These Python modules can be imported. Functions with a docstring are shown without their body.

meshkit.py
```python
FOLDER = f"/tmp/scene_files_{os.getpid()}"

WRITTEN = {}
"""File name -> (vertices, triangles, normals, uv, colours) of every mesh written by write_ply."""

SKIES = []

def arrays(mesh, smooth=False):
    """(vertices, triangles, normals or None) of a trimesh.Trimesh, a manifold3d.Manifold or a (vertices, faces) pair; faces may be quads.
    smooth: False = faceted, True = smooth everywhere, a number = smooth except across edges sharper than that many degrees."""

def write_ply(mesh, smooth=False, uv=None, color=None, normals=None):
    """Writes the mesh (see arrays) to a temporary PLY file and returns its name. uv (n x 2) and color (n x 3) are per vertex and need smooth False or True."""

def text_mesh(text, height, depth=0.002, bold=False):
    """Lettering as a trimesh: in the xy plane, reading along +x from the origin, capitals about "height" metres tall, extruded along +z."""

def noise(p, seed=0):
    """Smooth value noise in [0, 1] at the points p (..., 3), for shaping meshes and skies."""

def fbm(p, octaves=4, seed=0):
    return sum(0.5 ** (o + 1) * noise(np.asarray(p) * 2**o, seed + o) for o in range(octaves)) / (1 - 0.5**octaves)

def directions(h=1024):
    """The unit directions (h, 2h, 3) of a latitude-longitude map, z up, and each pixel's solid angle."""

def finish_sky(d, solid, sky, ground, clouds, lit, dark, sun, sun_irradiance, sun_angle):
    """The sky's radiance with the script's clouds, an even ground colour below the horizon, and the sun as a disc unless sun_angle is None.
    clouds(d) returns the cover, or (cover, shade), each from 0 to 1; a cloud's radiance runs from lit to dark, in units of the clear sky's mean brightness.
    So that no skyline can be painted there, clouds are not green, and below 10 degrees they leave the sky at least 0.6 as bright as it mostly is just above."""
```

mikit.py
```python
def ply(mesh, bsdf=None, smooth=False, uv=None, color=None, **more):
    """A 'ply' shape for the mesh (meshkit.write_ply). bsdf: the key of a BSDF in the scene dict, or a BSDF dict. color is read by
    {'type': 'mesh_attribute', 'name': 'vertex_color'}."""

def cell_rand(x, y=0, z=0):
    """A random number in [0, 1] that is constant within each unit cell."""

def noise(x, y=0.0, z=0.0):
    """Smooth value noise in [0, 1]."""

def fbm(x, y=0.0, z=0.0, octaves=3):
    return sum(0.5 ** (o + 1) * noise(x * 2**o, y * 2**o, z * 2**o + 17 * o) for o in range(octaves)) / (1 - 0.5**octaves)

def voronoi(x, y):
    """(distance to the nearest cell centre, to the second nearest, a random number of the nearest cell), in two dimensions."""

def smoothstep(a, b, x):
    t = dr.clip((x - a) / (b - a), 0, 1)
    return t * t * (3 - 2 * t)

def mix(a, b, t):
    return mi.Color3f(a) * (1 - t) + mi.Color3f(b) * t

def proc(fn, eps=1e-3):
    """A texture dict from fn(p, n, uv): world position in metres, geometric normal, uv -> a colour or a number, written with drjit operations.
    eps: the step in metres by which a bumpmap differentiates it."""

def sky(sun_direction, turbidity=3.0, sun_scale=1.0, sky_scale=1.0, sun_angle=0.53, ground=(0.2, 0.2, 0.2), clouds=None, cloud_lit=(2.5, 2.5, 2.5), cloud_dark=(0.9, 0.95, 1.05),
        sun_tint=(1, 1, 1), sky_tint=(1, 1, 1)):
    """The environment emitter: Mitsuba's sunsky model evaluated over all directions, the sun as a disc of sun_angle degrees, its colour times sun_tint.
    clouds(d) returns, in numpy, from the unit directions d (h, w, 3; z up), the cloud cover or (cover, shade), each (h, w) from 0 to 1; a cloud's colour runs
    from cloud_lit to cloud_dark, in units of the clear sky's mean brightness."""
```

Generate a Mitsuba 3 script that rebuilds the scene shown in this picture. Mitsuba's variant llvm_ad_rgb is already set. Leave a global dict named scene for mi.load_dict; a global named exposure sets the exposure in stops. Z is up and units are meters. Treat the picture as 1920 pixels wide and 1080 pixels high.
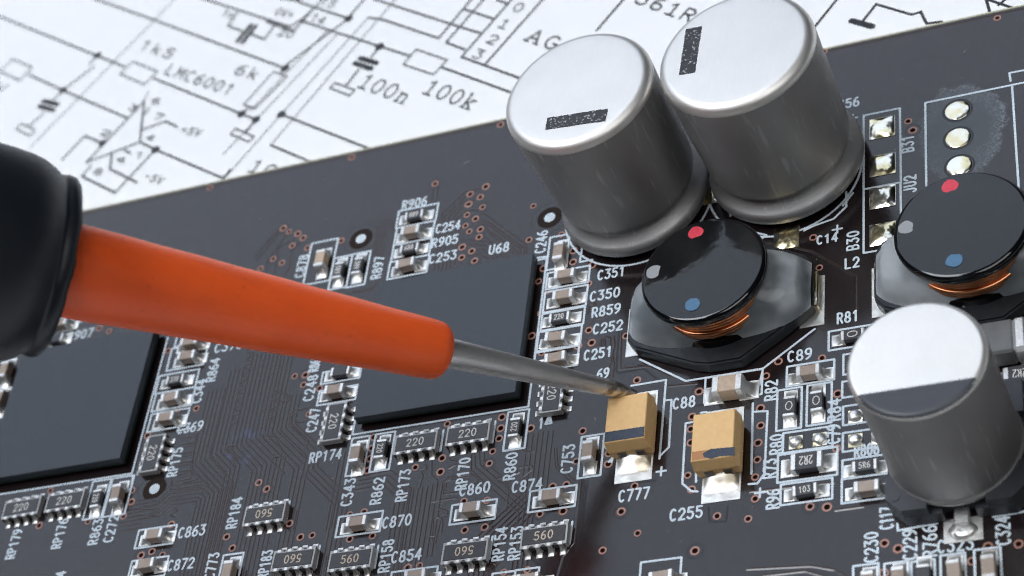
"""A soldering iron on a dark circuit board that lies on a printed schematic.
Everything is laid out in millimetres of the board (x along the board's text, y up the board, z up);
one millimetre of the real board is 0.01 scene units (a ten-fold enlarged macro set)."""
import math
import numpy as np
import trimesh
import shapely
from shapely.geometry import LineString, Polygon, Point
from shapely.ops import unary_union
import mitsuba as mi
import drjit as dr
import mikit
from mikit import proc, noise, fbm, voronoi, cell_rand, smoothstep, mix
import meshkit

S = 0.01
T = mi.ScalarTransform4f
scene, labels = {}, {}
rng = np.random.default_rng(7)

# ------------------------------------------------------------------ camera, lamps, exposure
CAM = (53.497, -88.516, 100.0)
FWD = (-0.37185, 0.61528, -0.6951)
UPV = (0.16831, 0.78107, 0.60133)
FOCUS = 131.5
cam_o = np.array(CAM) * S
scene['camera'] = {
    'type': 'thinlens', 'fov': 28.2717, 'fov_axis': 'x',
    'to_world': T().look_at(origin=cam_o.tolist(), target=(cam_o + np.array(FWD)).tolist(), up=list(UPV)),
    'aperture_radius': 0.54 * S, 'focus_distance': FOCUS * S, 'near_clip': 0.01, 'far_clip': 100.0,
}
exposure = 0.1


def lamp(key, direction, dist, half_w, half_h, radiance, label):
    """A studio softbox: its own glowing cloth panel facing the board, in a black housing."""
    d = np.array(direction, float)
    d /= np.linalg.norm(d)
    o = d * dist
    up = [0, 0, 1] if abs(d[2]) < 0.95 else [0, 1, 0]
    tw = T().look_at(origin=o.tolist(), target=[0, 0, 0], up=up)
    scene[key + '__diffuser'] = {'type': 'rectangle', 'to_world': tw @ T().scale([half_w, half_h, 1]),
                                 'emitter': {'type': 'area', 'radiance': {'type': 'rgb', 'value': list(radiance)}},
                                 'bsdf': {'type': 'ref', 'id': 'lamp_cloth'}}
    labels[key] = {'label': label, 'category': 'studio lamp'}


scene['lamp_cloth'] = {'type': 'diffuse', 'reflectance': {'type': 'rgb', 'value': 0.6}}
lamp('softbox', (-0.37, 0.62, 0.69), 6.0, 3.3, 2.7, (0.84, 0.97, 1.18), 'broad white softbox behind the board, outside the photograph')
lamp('softbox_001', (-0.40, 0.04, 0.95), 9.0, 3.3, 2.4, (7.0, 7.25, 7.65), 'bright white softbox hanging high over the board, outside the photograph')
lamp('softbox_002', (0.46, -0.36, 0.92), 7.0, 2.2, 1.7, (2.5, 2.52, 2.56), 'dim white softbox in front of the board, outside the photograph')



# ------------------------------------------------------------------ materials
def rgb(*c):
    return {'type': 'rgb', 'value': list(c)}


def mat(key, base, rough=0.5, two=True, **kw):
    def slot(v):
        return rgb(*v) if isinstance(v, (tuple, list)) else proc(v, 2e-4) if callable(v) else v
    bump = kw.pop('bump', None)
    b = {'type': 'principled', 'base_color': slot(base), 'roughness': slot(rough), **kw}
    if bump:
        b = {'type': 'bumpmap', 'arbitrary': proc(bump[0], 2e-4), 'scale': bump[1], 'bsdf': b}
    scene[key] = {'type': 'twosided', 'bsdf': b} if two else b


def board_color(p, n, uv):
    x, y = p.x * 100, p.y * 100
    c = mix((0.0085, 0.0050, 0.0056), (0.0115, 0.0068, 0.0072), fbm(x * 0.5, y * 0.5, 3.0))
    # dried flux round the three tin holes: a pale speckled stain with a ragged outline
    dx, dy = (x - 32.1) / 3.2, (y - 6.6) / 4.4
    r = dr.sqrt(dx * dx + dy * dy) + 0.35 * (fbm(x * 1.1, y * 1.1, 9.0) - 0.5)
    rim = smoothstep(0.45, 0.8, r) * smoothstep(1.0, 0.86, r)
    sp = smoothstep(0.40, 0.72, fbm(x * 9, y * 9, 2.0, octaves=3))
    c = mix(c, (0.22, 0.25, 0.27), rim * (0.12 + 0.62 * sp) * (0.35 + 0.65 * smoothstep(-0.5, 0.4, dx + 0.25 * dy)))
    c = mix(c, (0.045, 0.055, 0.062), 0.7 * smoothstep(0.95, 0.8, r))
    # a trace of blue ink
    dx, dy = (x + 19.5) / 2.2, (y + 10.8) / 2.6
    r = dx * dx + dy * dy
    k = smoothstep(0.60, 0.75, fbm(x * 1.3 + 5, y * 1.3, 1.0)) * smoothstep(1.0, 0.3, r)
    return mix(c, (0.03, 0.035, 0.10), 0.8 * k)


def board_rough(p, n, uv):
    x, y = p.x * 100, p.y * 100
    dx, dy = (x - 32.1) / 3.2, (y - 6.6) / 4.4
    r = dr.sqrt(dx * dx + dy * dy) + 0.35 * (fbm(x * 1.1, y * 1.1, 9.0) - 0.5)
    return 0.13 + 0.05 * fbm(x * 2, y * 2, 1.0) + 0.2 * smoothstep(1.0, 0.9, r)


mat('m_board', board_color, board_rough, specular=0.72,
    bump=(lambda p, n, uv: 0.6 * noise(p.x * 900, p.y * 2600, 0.0) + fbm(p.x * 180, p.y * 180, 4.0), 0.000012))
mat('m_trace', (0.050, 0.027, 0.021), 0.6, specular=0.2)
mat('m_gap', (0.012, 0.009, 0.010), 0.2, specular=0.4)
mat('m_fibre', lambda p, n, uv: mix((0.36, 0.34, 0.22), (0.52, 0.49, 0.34), fbm(p.x * 300, p.y * 100, p.z * 600)), 0.6)
mat('m_via', lambda p, n, uv: mix((0.27, 0.13, 0.095), (0.42, 0.225, 0.175), fbm(p.x * 500, p.y * 500, 1.0)), 0.32, specular=0.5)
mat('m_hole', (0.010, 0.005, 0.0045), 0.9, specular=0.0)
mat('m_window', (0.022, 0.014, 0.011), 0.7, specular=0.15)
mat('m_silk', lambda p, n, uv: mix((0.50, 0.575, 0.63), (0.66, 0.73, 0.78), fbm(p.x * 600, p.y * 600, 2.0)), 0.55, specular=0.3)
mat('m_solder', lambda p, n, uv: mix((0.66, 0.65, 0.61), (0.86, 0.855, 0.83), fbm(p.x * 160, p.y * 160, p.z * 160)), 0.40, metallic=0.92,
    bump=(lambda p, n, uv: fbm(p.x * 160, p.y * 160, p.z * 160), 0.0005))
mat('m_stained', lambda p, n, uv: mix((0.42, 0.36, 0.27), (0.84, 0.825, 0.78), smoothstep(0.3, 0.62, fbm(p.x * 90, p.y * 90, 7.0))), lambda p, n, uv: 0.30 + 0.3 * fbm(p.x * 120, p.y * 120, 2.0), metallic=0.9)
mat('m_gold', lambda p, n, uv: mix((0.80, 0.70, 0.44), (0.90, 0.87, 0.76), smoothstep(0.35, 0.65, fbm(p.x * 120, p.y * 120, 3.0))), 0.2, metallic=1.0,
    bump=(lambda p, n, uv: fbm(p.x * 110, p.y * 110, p.z * 110), 0.0015))
mat('m_tin', lambda p, n, uv: mix((0.62, 0.61, 0.59), (0.86, 0.86, 0.85), fbm(p.x * 900, p.y * 900, p.z * 900)), 0.45, metallic=0.85,
    bump=(lambda p, n, uv: fbm(p.x * 1200, p.y * 1200, p.z * 1200), 0.0002))
mat('m_ceramic', lambda p, n, uv: mix((0.25, 0.185, 0.14), (0.40, 0.33, 0.28), 0.5 * fbm(p.x * 500, p.y * 500, p.z * 500) + 0.5 * noise(p.x * 35, p.y * 35, 3.0)), 0.5)
mat('m_ceramic_tan', lambda p, n, uv: mix((0.42, 0.31, 0.22), (0.54, 0.42, 0.31), fbm(p.x * 500, p.y * 500, p.z * 500)), 0.5)
mat('m_resist', lambda p, n, uv: mix((0.030, 0.030, 0.033), (0.045, 0.045, 0.05), fbm(p.x * 900, p.y * 900, p.z * 900)), 0.42)
mat('m_alumina', (0.40, 0.40, 0.40), 0.45)
mat('m_mark', (0.60, 0.58, 0.55), 0.6)
mat('m_mark_tan', (0.56, 0.46, 0.36), 0.6)
mat('m_mold', lambda p, n, uv: mix((0.023, 0.030, 0.039), (0.031, 0.040, 0.052), fbm(p.x * 2500, p.y * 2500, p.z * 2500)), 0.46, specular=0.5,
    bump=(lambda p, n, uv: noise(p.x * 3500, p.y * 3500, p.z * 3500), 0.00004))
mat('m_substrate', (0.012, 0.022, 0.018), 0.35)
mat('m_alu_top', lambda p, n, uv: mix((0.76, 0.735, 0.695), (0.87, 0.84, 0.80), 0.6 * fbm(p.x * 50, p.y * 50, 1.0) + 0.4 * fbm(p.x * 1500, p.y * 300, 1.0)), 0.48, metallic=1.0,
    bump=(lambda p, n, uv: 0.5 * noise((p.x + 0.3 * p.y) * 1800, p.y * 250, 0.0) + fbm(p.x * 45, p.y * 45, 4.0), 0.00005))


def can_color(p, n, uv):
    a = fbm(p.x * 90, p.y * 90, p.z * 30)
    s = smoothstep(0.62, 0.80, fbm(p.x * 420, p.y * 420, p.z * 35 + 7.0))
    return mix(mix((0.42, 0.415, 0.41), (0.51, 0.505, 0.50), a), (0.75, 0.75, 0.75), s * 0.5)


mat('m_can', can_color, lambda p, n, uv: 0.52 + 0.12 * fbm(p.x * 110, p.y * 110, p.z * 60), metallic=1.0)
mat('m_rubber', (0.018, 0.018, 0.019), 0.6)
mat('m_bar', lambda p, n, uv: mix((0.020, 0.020, 0.023), (0.55, 0.55, 0.55), 0.8 * smoothstep(0.70, 0.78, fbm(p.x * 900, p.y * 900, 3.0, octaves=2))), 0.5)
mat('m_segment', (0.040, 0.043, 0.052), 0.4)
mat('m_plastic', lambda p, n, uv: mix((0.020, 0.022, 0.027), (0.032, 0.034, 0.04), fbm(p.x * 300, p.y * 300, p.z * 300)), 0.42)
mat('m_tantalum', lambda p, n, uv: mix((0.70, 0.44, 0.195), (0.77, 0.51, 0.24), fbm(p.x * 350, p.y * 350, p.z * 350)), 0.55, specular=0.3,
    bump=(lambda p, n, uv: fbm(p.x * 1500, p.y * 1500, p.z * 1500), 0.00006))
mat('m_band', lambda p, n, uv: mix((0.012, 0.018, 0.036), (0.032, 0.046, 0.075), fbm(p.x * 700, p.y * 700, 3.0)), 0.45)
mat('m_scorch', (0.42, 0.19, 0.07), 0.55)
mat('m_lead', (0.23, 0.22, 0.21), 0.35, metallic=1.0)
mat('m_ferrite', (0.0035, 0.004, 0.005), lambda p, n, uv: 0.06 + 0.07 * fbm(p.x * 60, p.y * 60, p.z * 60), specular=0.6,
    bump=(lambda p, n, uv: fbm(p.x * 70, p.y * 70, p.z * 70), 0.0004))
mat('m_ferrite_base', lambda p, n, uv: mix((0.010, 0.012, 0.015), (0.016, 0.019, 0.024), fbm(p.x * 200, p.y * 200, p.z * 200)), 0.42, specular=0.4,
    bump=(lambda p, n, uv: fbm(p.x * 90, p.y * 90, p.z * 90), 0.0006))
mat('m_wire', lambda p, n, uv: mix((0.52, 0.19, 0.075), (0.78, 0.36, 0.19), fbm(p.x * 160, p.y * 160, p.z * 160)), 0.26, metallic=1.0)
mat('m_gel', lambda p, n, uv: mix((0.11, 0.125, 0.135), (0.37, 0.395, 0.41), smoothstep(0.25, 0.75, fbm(p.x * 36, p.y * 36, p.z * 36))), 0.30, specular=0.45,
    bump=(lambda p, n, uv: fbm(p.x * 50, p.y * 50, p.z * 50), 0.0012))
mat('m_red', lambda p, n, uv: mix((0.55, 0.02, 0.045), (0.72, 0.06, 0.09), fbm(p.x * 500, p.y * 500, 1.0)), 0.4)
mat('m_grey', (0.30, 0.31, 0.32), 0.5)
mat('m_grey_body', lambda p, n, uv: mix((0.10, 0.10, 0.10), (0.14, 0.14, 0.14), fbm(p.x * 200, p.y * 200, p.z * 200)), 0.35)
mat('m_blue', lambda p, n, uv: mix((0.045, 0.13, 0.235), (0.075, 0.18, 0.30), fbm(p.x * 500, p.y * 500, 1.0)), 0.4)


def orange_color(p, n, uv):
    d = smoothstep(0.68, 0.8, fbm(p.x * 500, p.y * 500, p.z * 500)) * smoothstep(0.4, 0.7, fbm(p.x * 40, p.y * 40, p.z * 40))
    g = smoothstep(0.55, 0.72, fbm(p.x * 9, p.y * 40, p.z * 12))
    c = mix((0.87, 0.098, 0.014), (0.92, 0.125, 0.021), fbm(p.x * 30, p.y * 30, p.z * 30))
    return mix(mix(c, (0.70, 0.090, 0.020), 0.45 * g), (0.42, 0.07, 0.03), 0.6 * d)


mat('m_orange', orange_color, 0.42, specular=0.42, bump=(lambda p, n, uv: fbm(p.x * 500, p.y * 500, p.z * 500), 0.00006))
mat('m_handle', lambda p, n, uv: mix((0.005, 0.007, 0.010), (0.010, 0.013, 0.018), fbm(p.x * 60, p.y * 60, p.z * 60)), lambda p, n, uv: 0.36 + 0.14 * fbm(p.x * 25, p.y * 25, p.z * 25), specular=0.35)
mat('m_steel', lambda p, n, uv: mix((0.74, 0.73, 0.715), (0.88, 0.87, 0.86), fbm(p.x * 120, p.y * 500, p.z * 500)), 0.42, metallic=1.0)
mat('m_burnt', lambda p, n, uv: mix((0.26, 0.23, 0.205), (0.66, 0.63, 0.60), smoothstep(0.35, 0.7, fbm(p.x * 160, p.y * 300, p.z * 300))), 0.4, metallic=0.95,
    bump=(lambda p, n, uv: fbm(p.x * 300, p.y * 300, p.z * 300), 0.0003))
mat('m_paper', lambda p, n, uv: mix((0.88, 0.885, 0.89), (0.90, 0.905, 0.91), fbm(p.x * 60, p.y * 60, 1.0)), 0.8, specular=0.2)
mat('m_ink', lambda p, n, uv: mix((0.020, 0.020, 0.025), (0.14, 0.14, 0.16), smoothstep(0.6, 0.85, fbm(p.x * 260, p.y * 260, 5.0))), 0.7)
mat('m_table', (0.30, 0.30, 0.30), 0.6)

# ------------------------------------------------------------------ geometry helpers
count = {}


def numbered(name):
    k = count.get(name, 0)
    count[name] = k + 1
    return name if k == 0 else f'{name}_{k:03d}'


def scaled(mesh):
    v, f = np.array(mesh.vertices) * S, np.array(mesh.faces)
    return trimesh.Trimesh(v, f, process=False)


def shape(mesh, m, smooth=False):
    return mikit.ply(scaled(mesh), m, smooth=smooth)


def put(key, sh, tw=None):
    scene[key] = {**sh, 'to_world': tw} if tw is not None else dict(sh)
    return key


def add(parent, name, mesh, m, smooth=False):
    """One mesh given in board millimetres as a part of parent."""
    return put(numbered(parent + '__' + name), shape(mesh, m, smooth))


def thing(name, label, category, group=None):
    key = numbered(name)
    labels[key] = {'label': label, 'category': category}
    if group:
        labels[key]['group'] = group
    return key


def hull(pts):
    return trimesh.convex.convex_hull(np.array(pts, float))


def rbox(x0, x1, y0, y1, z0, z1, c=0.05):
    """A box with chamfered edges."""
    p = []
    for ax in range(3):
        for X in (0, 1):
            for Y in (0, 1):
                for Z in (0, 1):
                    q = [(x0, x1)[X], (y0, y1)[Y], (z0, z1)[Z]]
                    for k, s in enumerate((X, Y, Z)):
                        if k != ax:
                            q[k] += c if s == 0 else -c
                    p.append(q)
    return hull(p)


def box(x0, x1, y0, y1, z0, z1):
    return trimesh.creation.box(bounds=[[x0, y0, z0], [x1, y1, z1]])


def extrude(poly, z0, z1):
    parts = [trimesh.creation.extrude_polygon(g, z1 - z0, engine='earcut') for g in getattr(poly, 'geoms', [poly]) if g.area > 1e-6]
    m = trimesh.util.concatenate(parts)
    m.apply_translation([0, 0, z0])
    return m


def revolve(profile, sections=96):
    """A solid of revolution about z from (radius, z) pairs."""
    return trimesh.creation.revolve(np.array(profile, float), sections=sections)


def disc(x, y, r, z0, z1, n=28):
    return extrude(Point(x, y).buffer(r, quad_segs=n // 4), z0, z1)


def round_corner(cx, cz, r, a0, a1, n=6):
    return [(cx + r * math.cos(math.radians(a0 + (a1 - a0) * i / n)), cz + r * math.sin(math.radians(a0 + (a1 - a0) * i / n))) for i in range(n + 1)]


def arc(cx, cy, r, a0, a1, n=48):
    return [(cx + r * math.cos(math.radians(a0 + (a1 - a0) * i / n)), cy + r * math.sin(math.radians(a0 + (a1 - a0) * i / n))) for i in range(n + 1)]


# ------------------------------------------------------------------ a stroke font, as plotted silkscreens use
def el(cx, cy, rx, ry, a0, a1, n=12):
    return [(cx + rx * math.cos(math.radians(a0 + (a1 - a0) * i / n)), cy + ry * math.sin(math.radians(a0 + (a1 - a0) * i / n))) for i in range(n + 1)]


F = {
    '0': [el(.3, .5, .28, .48, 90, 450, 18)],
    '1': [[(.12, .80), (.34, .98), (.34, .02)]],
    '2': [el(.3, .70, .27, .27, 170, -25, 10) + [(.03, .02), (.58, .02)]],
    '3': [[(.05, .97), (.55, .97), (.27, .60)] + el(.28, .31, .28, .29, 80, -150, 10)],
    '4': [[(.44, .02), (.44, .98), (.02, .30), (.60, .30)]],
    '5': [[(.54, .97), (.10, .97), (.07, .58)] + el(.28, .32, .29, .30, 120, -150, 10)],
    '6': [el(.62, .40, .58, .58, 105, 180, 6) + el(.3, .28, .27, .27, 180, 540, 14)],
    '7': [[(.03, .97), (.57, .97), (.22, .02)]],
    '8': [el(.3, .73, .22, .24, 90, 450, 14), el(.3, .26, .27, .25, 90, 450, 14)],
    '9': [el(-.02, .60, .58, .58, -75, 0, 6) + el(.3, .72, .27, .26, 0, 360, 14)],
    'A': [[(.02, .02), (.3, .98), (.58, .02)], [(.13, .34), (.47, .34)]],
    'B': [[(.05, .02), (.05, .98), (.35, .98)] + el(.33, .745, .2, .235, 90, -90, 6) + [(.05, .51), (.35, .51)] + el(.33, .265, .24, .245, 90, -90, 6) + [(.05, .02)]],
    'C': [el(.31, .5, .28, .48, 50, 310, 16)],
    'D': [[(.05, .02), (.05, .98), (.28, .98)] + el(.26, .5, .3, .48, 90, -90, 10) + [(.05, .02)]],
    'G': [el(.31, .5, .28, .48, 50, 330, 16) + [(.57, .44), (.36, .44)]],
    'J': [[(.50, .98), (.50, .28)] + el(.27, .28, .23, .26, 0, -170, 8)],
    'L': [[(.06, .98), (.06, .02), (.54, .02)]],
    'M': [[(.02, .02), (.02, .98), (.3, .4), (.58, .98), (.58, .02)]],
    'N': [[(.04, .02), (.04, .98), (.56, .02), (.56, .98)]],
    'P': [[(.06, .02), (.06, .98), (.33, .98)] + el(.31, .73, .24, .25, 90, -90, 8) + [(.06, .48)]],
    'R': [[(.06, .02), (.06, .98), (.33, .98)] + el(.31, .74, .24, .24, 90, -90, 8) + [(.06, .50)], [(.30, .50), (.57, .02)]],
    'U': [[(.04, .98), (.04, .3)] + el(.3, .3, .26, .28, 180, 360, 8) + [(.56, .98)]],
    'V': [[(.02, .98), (.3, .02), (.58, .98)]],
    'K': [[(.05, .98), (.05, .02)], [(.55, .98), (.07, .45)], [(.2, .58), (.57, .02)]],
    'k': [[(.10, .98), (.10, .02)], [(.50, .62), (.12, .30)], [(.22, .40), (.54, .02)]],
    'n': [[(.10, .64), (.10, .02)], el(.3, .42, .2, .21, 175, 0, 8) + [(.50, .02)]],
    '+': [[(.05, .5), (.55, .5)], [(.3, .24), (.3, .76)]],
    '-': [[(.08, .48), (.52, .48)]],
    '^': [[(.05, .05), (.3, .9), (.55, .05), (.05, .05)], [(.2, .2), (.3, .6), (.4, .2)]],
    ' ': [],
}
SERIF = {  # slab feet for the typewriter lettering on the paper
    '1': [[(.10, .02), (.58, .02)]], 'n': [[(.0, .02), (.2, .02)], [(.4, .02), (.6, .02)], [(.0, .64), (.1, .64)]],
    'k': [[(.0, .02), (.22, .02)], [(.4, .02), (.62, .02)], [(.0, .98), (.1, .98)], [(.38, .62), (.6, .62)]],
    'A': [[(-.06, .02), (.16, .02)], [(.44, .02), (.66, .02)]], 'L': [[(-.04, .98), (.2, .98)]],
}


def text_poly(s, length, height, stroke, serif=False, gap=0.30):
    """The string as a polygon that starts at the origin, is length long and height tall."""
    adv = 0.6 + gap
    sx = length / (len(s) * adv - gap)
    parts = []
    for i, ch in enumerate(s):
        for line in F[ch] + (SERIF.get(ch, []) if serif else []):
            parts.append(LineString([((x + i * adv) * sx, y * height) for x, y in line]).buffer(stroke / 2, quad_segs=3))
    return unary_union(parts).simplify(0.004)


def lay(poly, a, b):
    """Moves a polygon from the x axis onto the direction a -> b."""
    t = math.atan2(b[1] - a[1], b[0] - a[0])
    return shapely.affinity.translate(shapely.affinity.rotate(poly, math.degrees(t), origin=(0, 0)), a[0], a[1])


# ------------------------------------------------------------------ the setting: table and printed paper
scene['table_top'] = shape(box(-400, 400, -300, 500, -8, -1.82), 'm_table')
labels['table_top'] = {'label': 'grey table top under the printed sheet', 'category': 'table', 'kind': 'structure'}
PZ = -1.70
scene['printed_sheet'] = shape(box(-150, 150, -120, 170, PZ - 0.1, PZ), 'm_paper')
labels['printed_sheet'] = {'label': 'white paper sheet printed with a circuit schematic, lying under the circuit board', 'category': 'paper'}


def ink(name, polys):
    add('printed_sheet', name, extrude(unary_union(polys) if isinstance(polys, list) else polys, PZ + 0.006, PZ + 0.014), 'm_ink')


def pline(pts, w=0.23):
    return LineString(pts).buffer(w / 2, quad_segs=2, cap_style='round', join_style='mitre')


def ptext(s, a, b, h, stroke=0.19, serif=False):
    L = math.hypot(b[0] - a[0], b[1] - a[1])
    ink('printed_lettering', lay(text_poly(s, L, h, stroke, serif), a, b))


for pts in [
    [(-67.2, 52.49), (-60.77, 48.12), (-43.26, 36.18)],
    [(-39.53, 33.67), (-28.88, 26.38), (-27.23, 25.28)],
    [(-54.16, 50.35), (-49.08, 46.72), (-41.58, 41.73), (-25.54, 30.8)],
    [(-38.61, 44.2), (-36.01, 42.55), (-26.07, 36.01), (-25.11, 36.61)],
    [(-32.23, 39.75), (-32.85, 38.23), (-31.21, 37.07)],
    [(-30.1, 36.34), (-28.5, 35.21), (-27.7, 36.9)],
    [(-54.38, 38.41), (-49.69, 35.07), (-41.09, 29.23)],
    [(-46.8, 37.27), (-49.57, 35.04), (-50.47, 33.86)],
    [(-51, 32.58), (-52.18, 31.23)],
    [(-46.88, 38.76), (-47.5, 37.74)],
    [(-25.54, 30.8), (-25.84, 30.27)],
    [(-28.21, 27.04), (-28.88, 26.38)],
    [(-27.23, 25.28), (-27.95, 23.98)],
    [(-39.79, 30.88), (-44.18, 24.77)],
    [(-39.79, 30.88), (-38.91, 25.82)],
    [(-38.91, 25.82), (-44.18, 24.77)],
    [(-38.97, 27.3), (-36.74, 27.67), (-35.33, 26.63)],
    [(-45.27, 28.24), (-47, 25.86)],
    [(-45.27, 28.24), (-43.13, 26.81)],
    [(-38.91, 25.82), (-36.97, 24.41), (-29.08, 19.15)],
    [(-36.97, 24.41), (-39.96, 20.25), (-44.17, 23.19), (-43.49, 24.23)],
    [(-40.34, 25.22), (-39.56, 24.66)],
    [(-41.58, 25.06), (-41.32, 23.31), (-37.95, 20.92)],
    [(-29.08, 19.15), (-28.56, 19.94)],
    [(-39, 29.9), (-39.26, 29.23)],
    [(-28.75, 37.48), (-25.61, 35.35), (-22.55, 39.83)],
    [(-25.11, 36.48), (-21.26, 33.9), (-13.32, 28.67)],
    [(-24.03, 37.83), (-20.19, 35.21)],
    [(-27.16, 40), (-24.03, 37.83), (-25.11, 36.48)],
    [(-20.19, 35.21), (-25.76, 30.99)],
    [(-18.08, 36.97), (-9.69, 31.21), (-7.01, 29.42)],
    [(-18.2, 34.72), (-16.69, 34), (-10.85, 29.98), (-8.02, 34.39)],
    [(-8.2, 27.87), (-10.08, 29.27), (-6.83, 34)],
    [(-5.95, 32.98), (-4.82, 32.13)],
    [(-8.86, 32.79), (-5.96, 30.74)],
    [(-20.8, 39.27), (-18.87, 37.48), (-20.29, 35.24)],
    [(-4.12, 33.26), (-8.37, 27.09), (-6.14, 25.49), (-3.06, 23.28), (0.69, 20.46)],
    [(-6.14, 25.49), (-1.24, 32.33)],
    [(-10.05, 26.4), (-3.42, 21.73), (-1.01, 20.05)],
    [(-16.44, 30.7), (-17.05, 29.66)],
    [(-18.02, 28.49), (-18.92, 26.95)],
    [(-24.79, 25.21), (-15.74, 19.08), (-13.23, 17.35)],
    [(-25.09, 21.81), (-21.36, 19.23), (-18.84, 17.46)],
    [(3.48, 26.53), (5.75, 29.74)],
    [(19.39, 18.97), (21.3, 21.46), (23.18, 24.16)],
    [(24.89, 20.87), (25.93, 22.37), (28.55, 20.45), (29.2, 20.55), (29.61, 19.21), (30.68, 19.08)],
    [(33.87, 20.7), (34.13, 19)],
    [(34.11, 20.22), (35.73, 18.9), (36.8, 18.17)],
    [(34.78, 19.5), (35.43, 20.04)],
]:
    ink('printed_line', pline(pts))
for pts in [
    [(-39.34, 44.44), (-39.85, 43.78), (-51.14, 28.42)],
    [(-20.92, 33.66), (-26.42, 26.3), (-29.7, 21.97)],
    [(-15.54, 36.67), (-25.09, 21.81)],
    [(-18.2, 34.72), (-24.79, 25.21), (-29.76, 17.84)],
    [(-21.97, 34.49), (-28.08, 26.52)],
    [(-39.91, 30.91), (-39.56, 32.07)],
]:
    ink('printed_line', pline(pts, 0.13))
for pts in [
    [(-42.48, 36.61), (-39.29, 34.43), (-40.37, 33.12), (-43.48, 35.33)],
    [(-57.15, 41.25), (-54.31, 39.33), (-55.28, 37.91), (-58.15, 39.91)],
    [(-53.18, 31.89), (-51.27, 30.48), (-51.67, 29.95), (-53.62, 31.31)],
    [(-26.65, 30.75), (-25.12, 29.69), (-27.61, 26.63), (-28.91, 27.47)],
    [(-29.13, 24.77), (-26.99, 23.25), (-27.39, 22.77), (-29.45, 24.19)],
    [(-12.84, 29.3), (-9.69, 27.12), (-10.71, 25.77), (-13.76, 27.8)],
    [(-20.1, 27.52), (-17.99, 26.09), (-18.38, 25.56), (-20.5, 27.04)],
]:
    ink('resistor_symbol', pline(pts + [pts[0]], 0.18))
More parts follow.
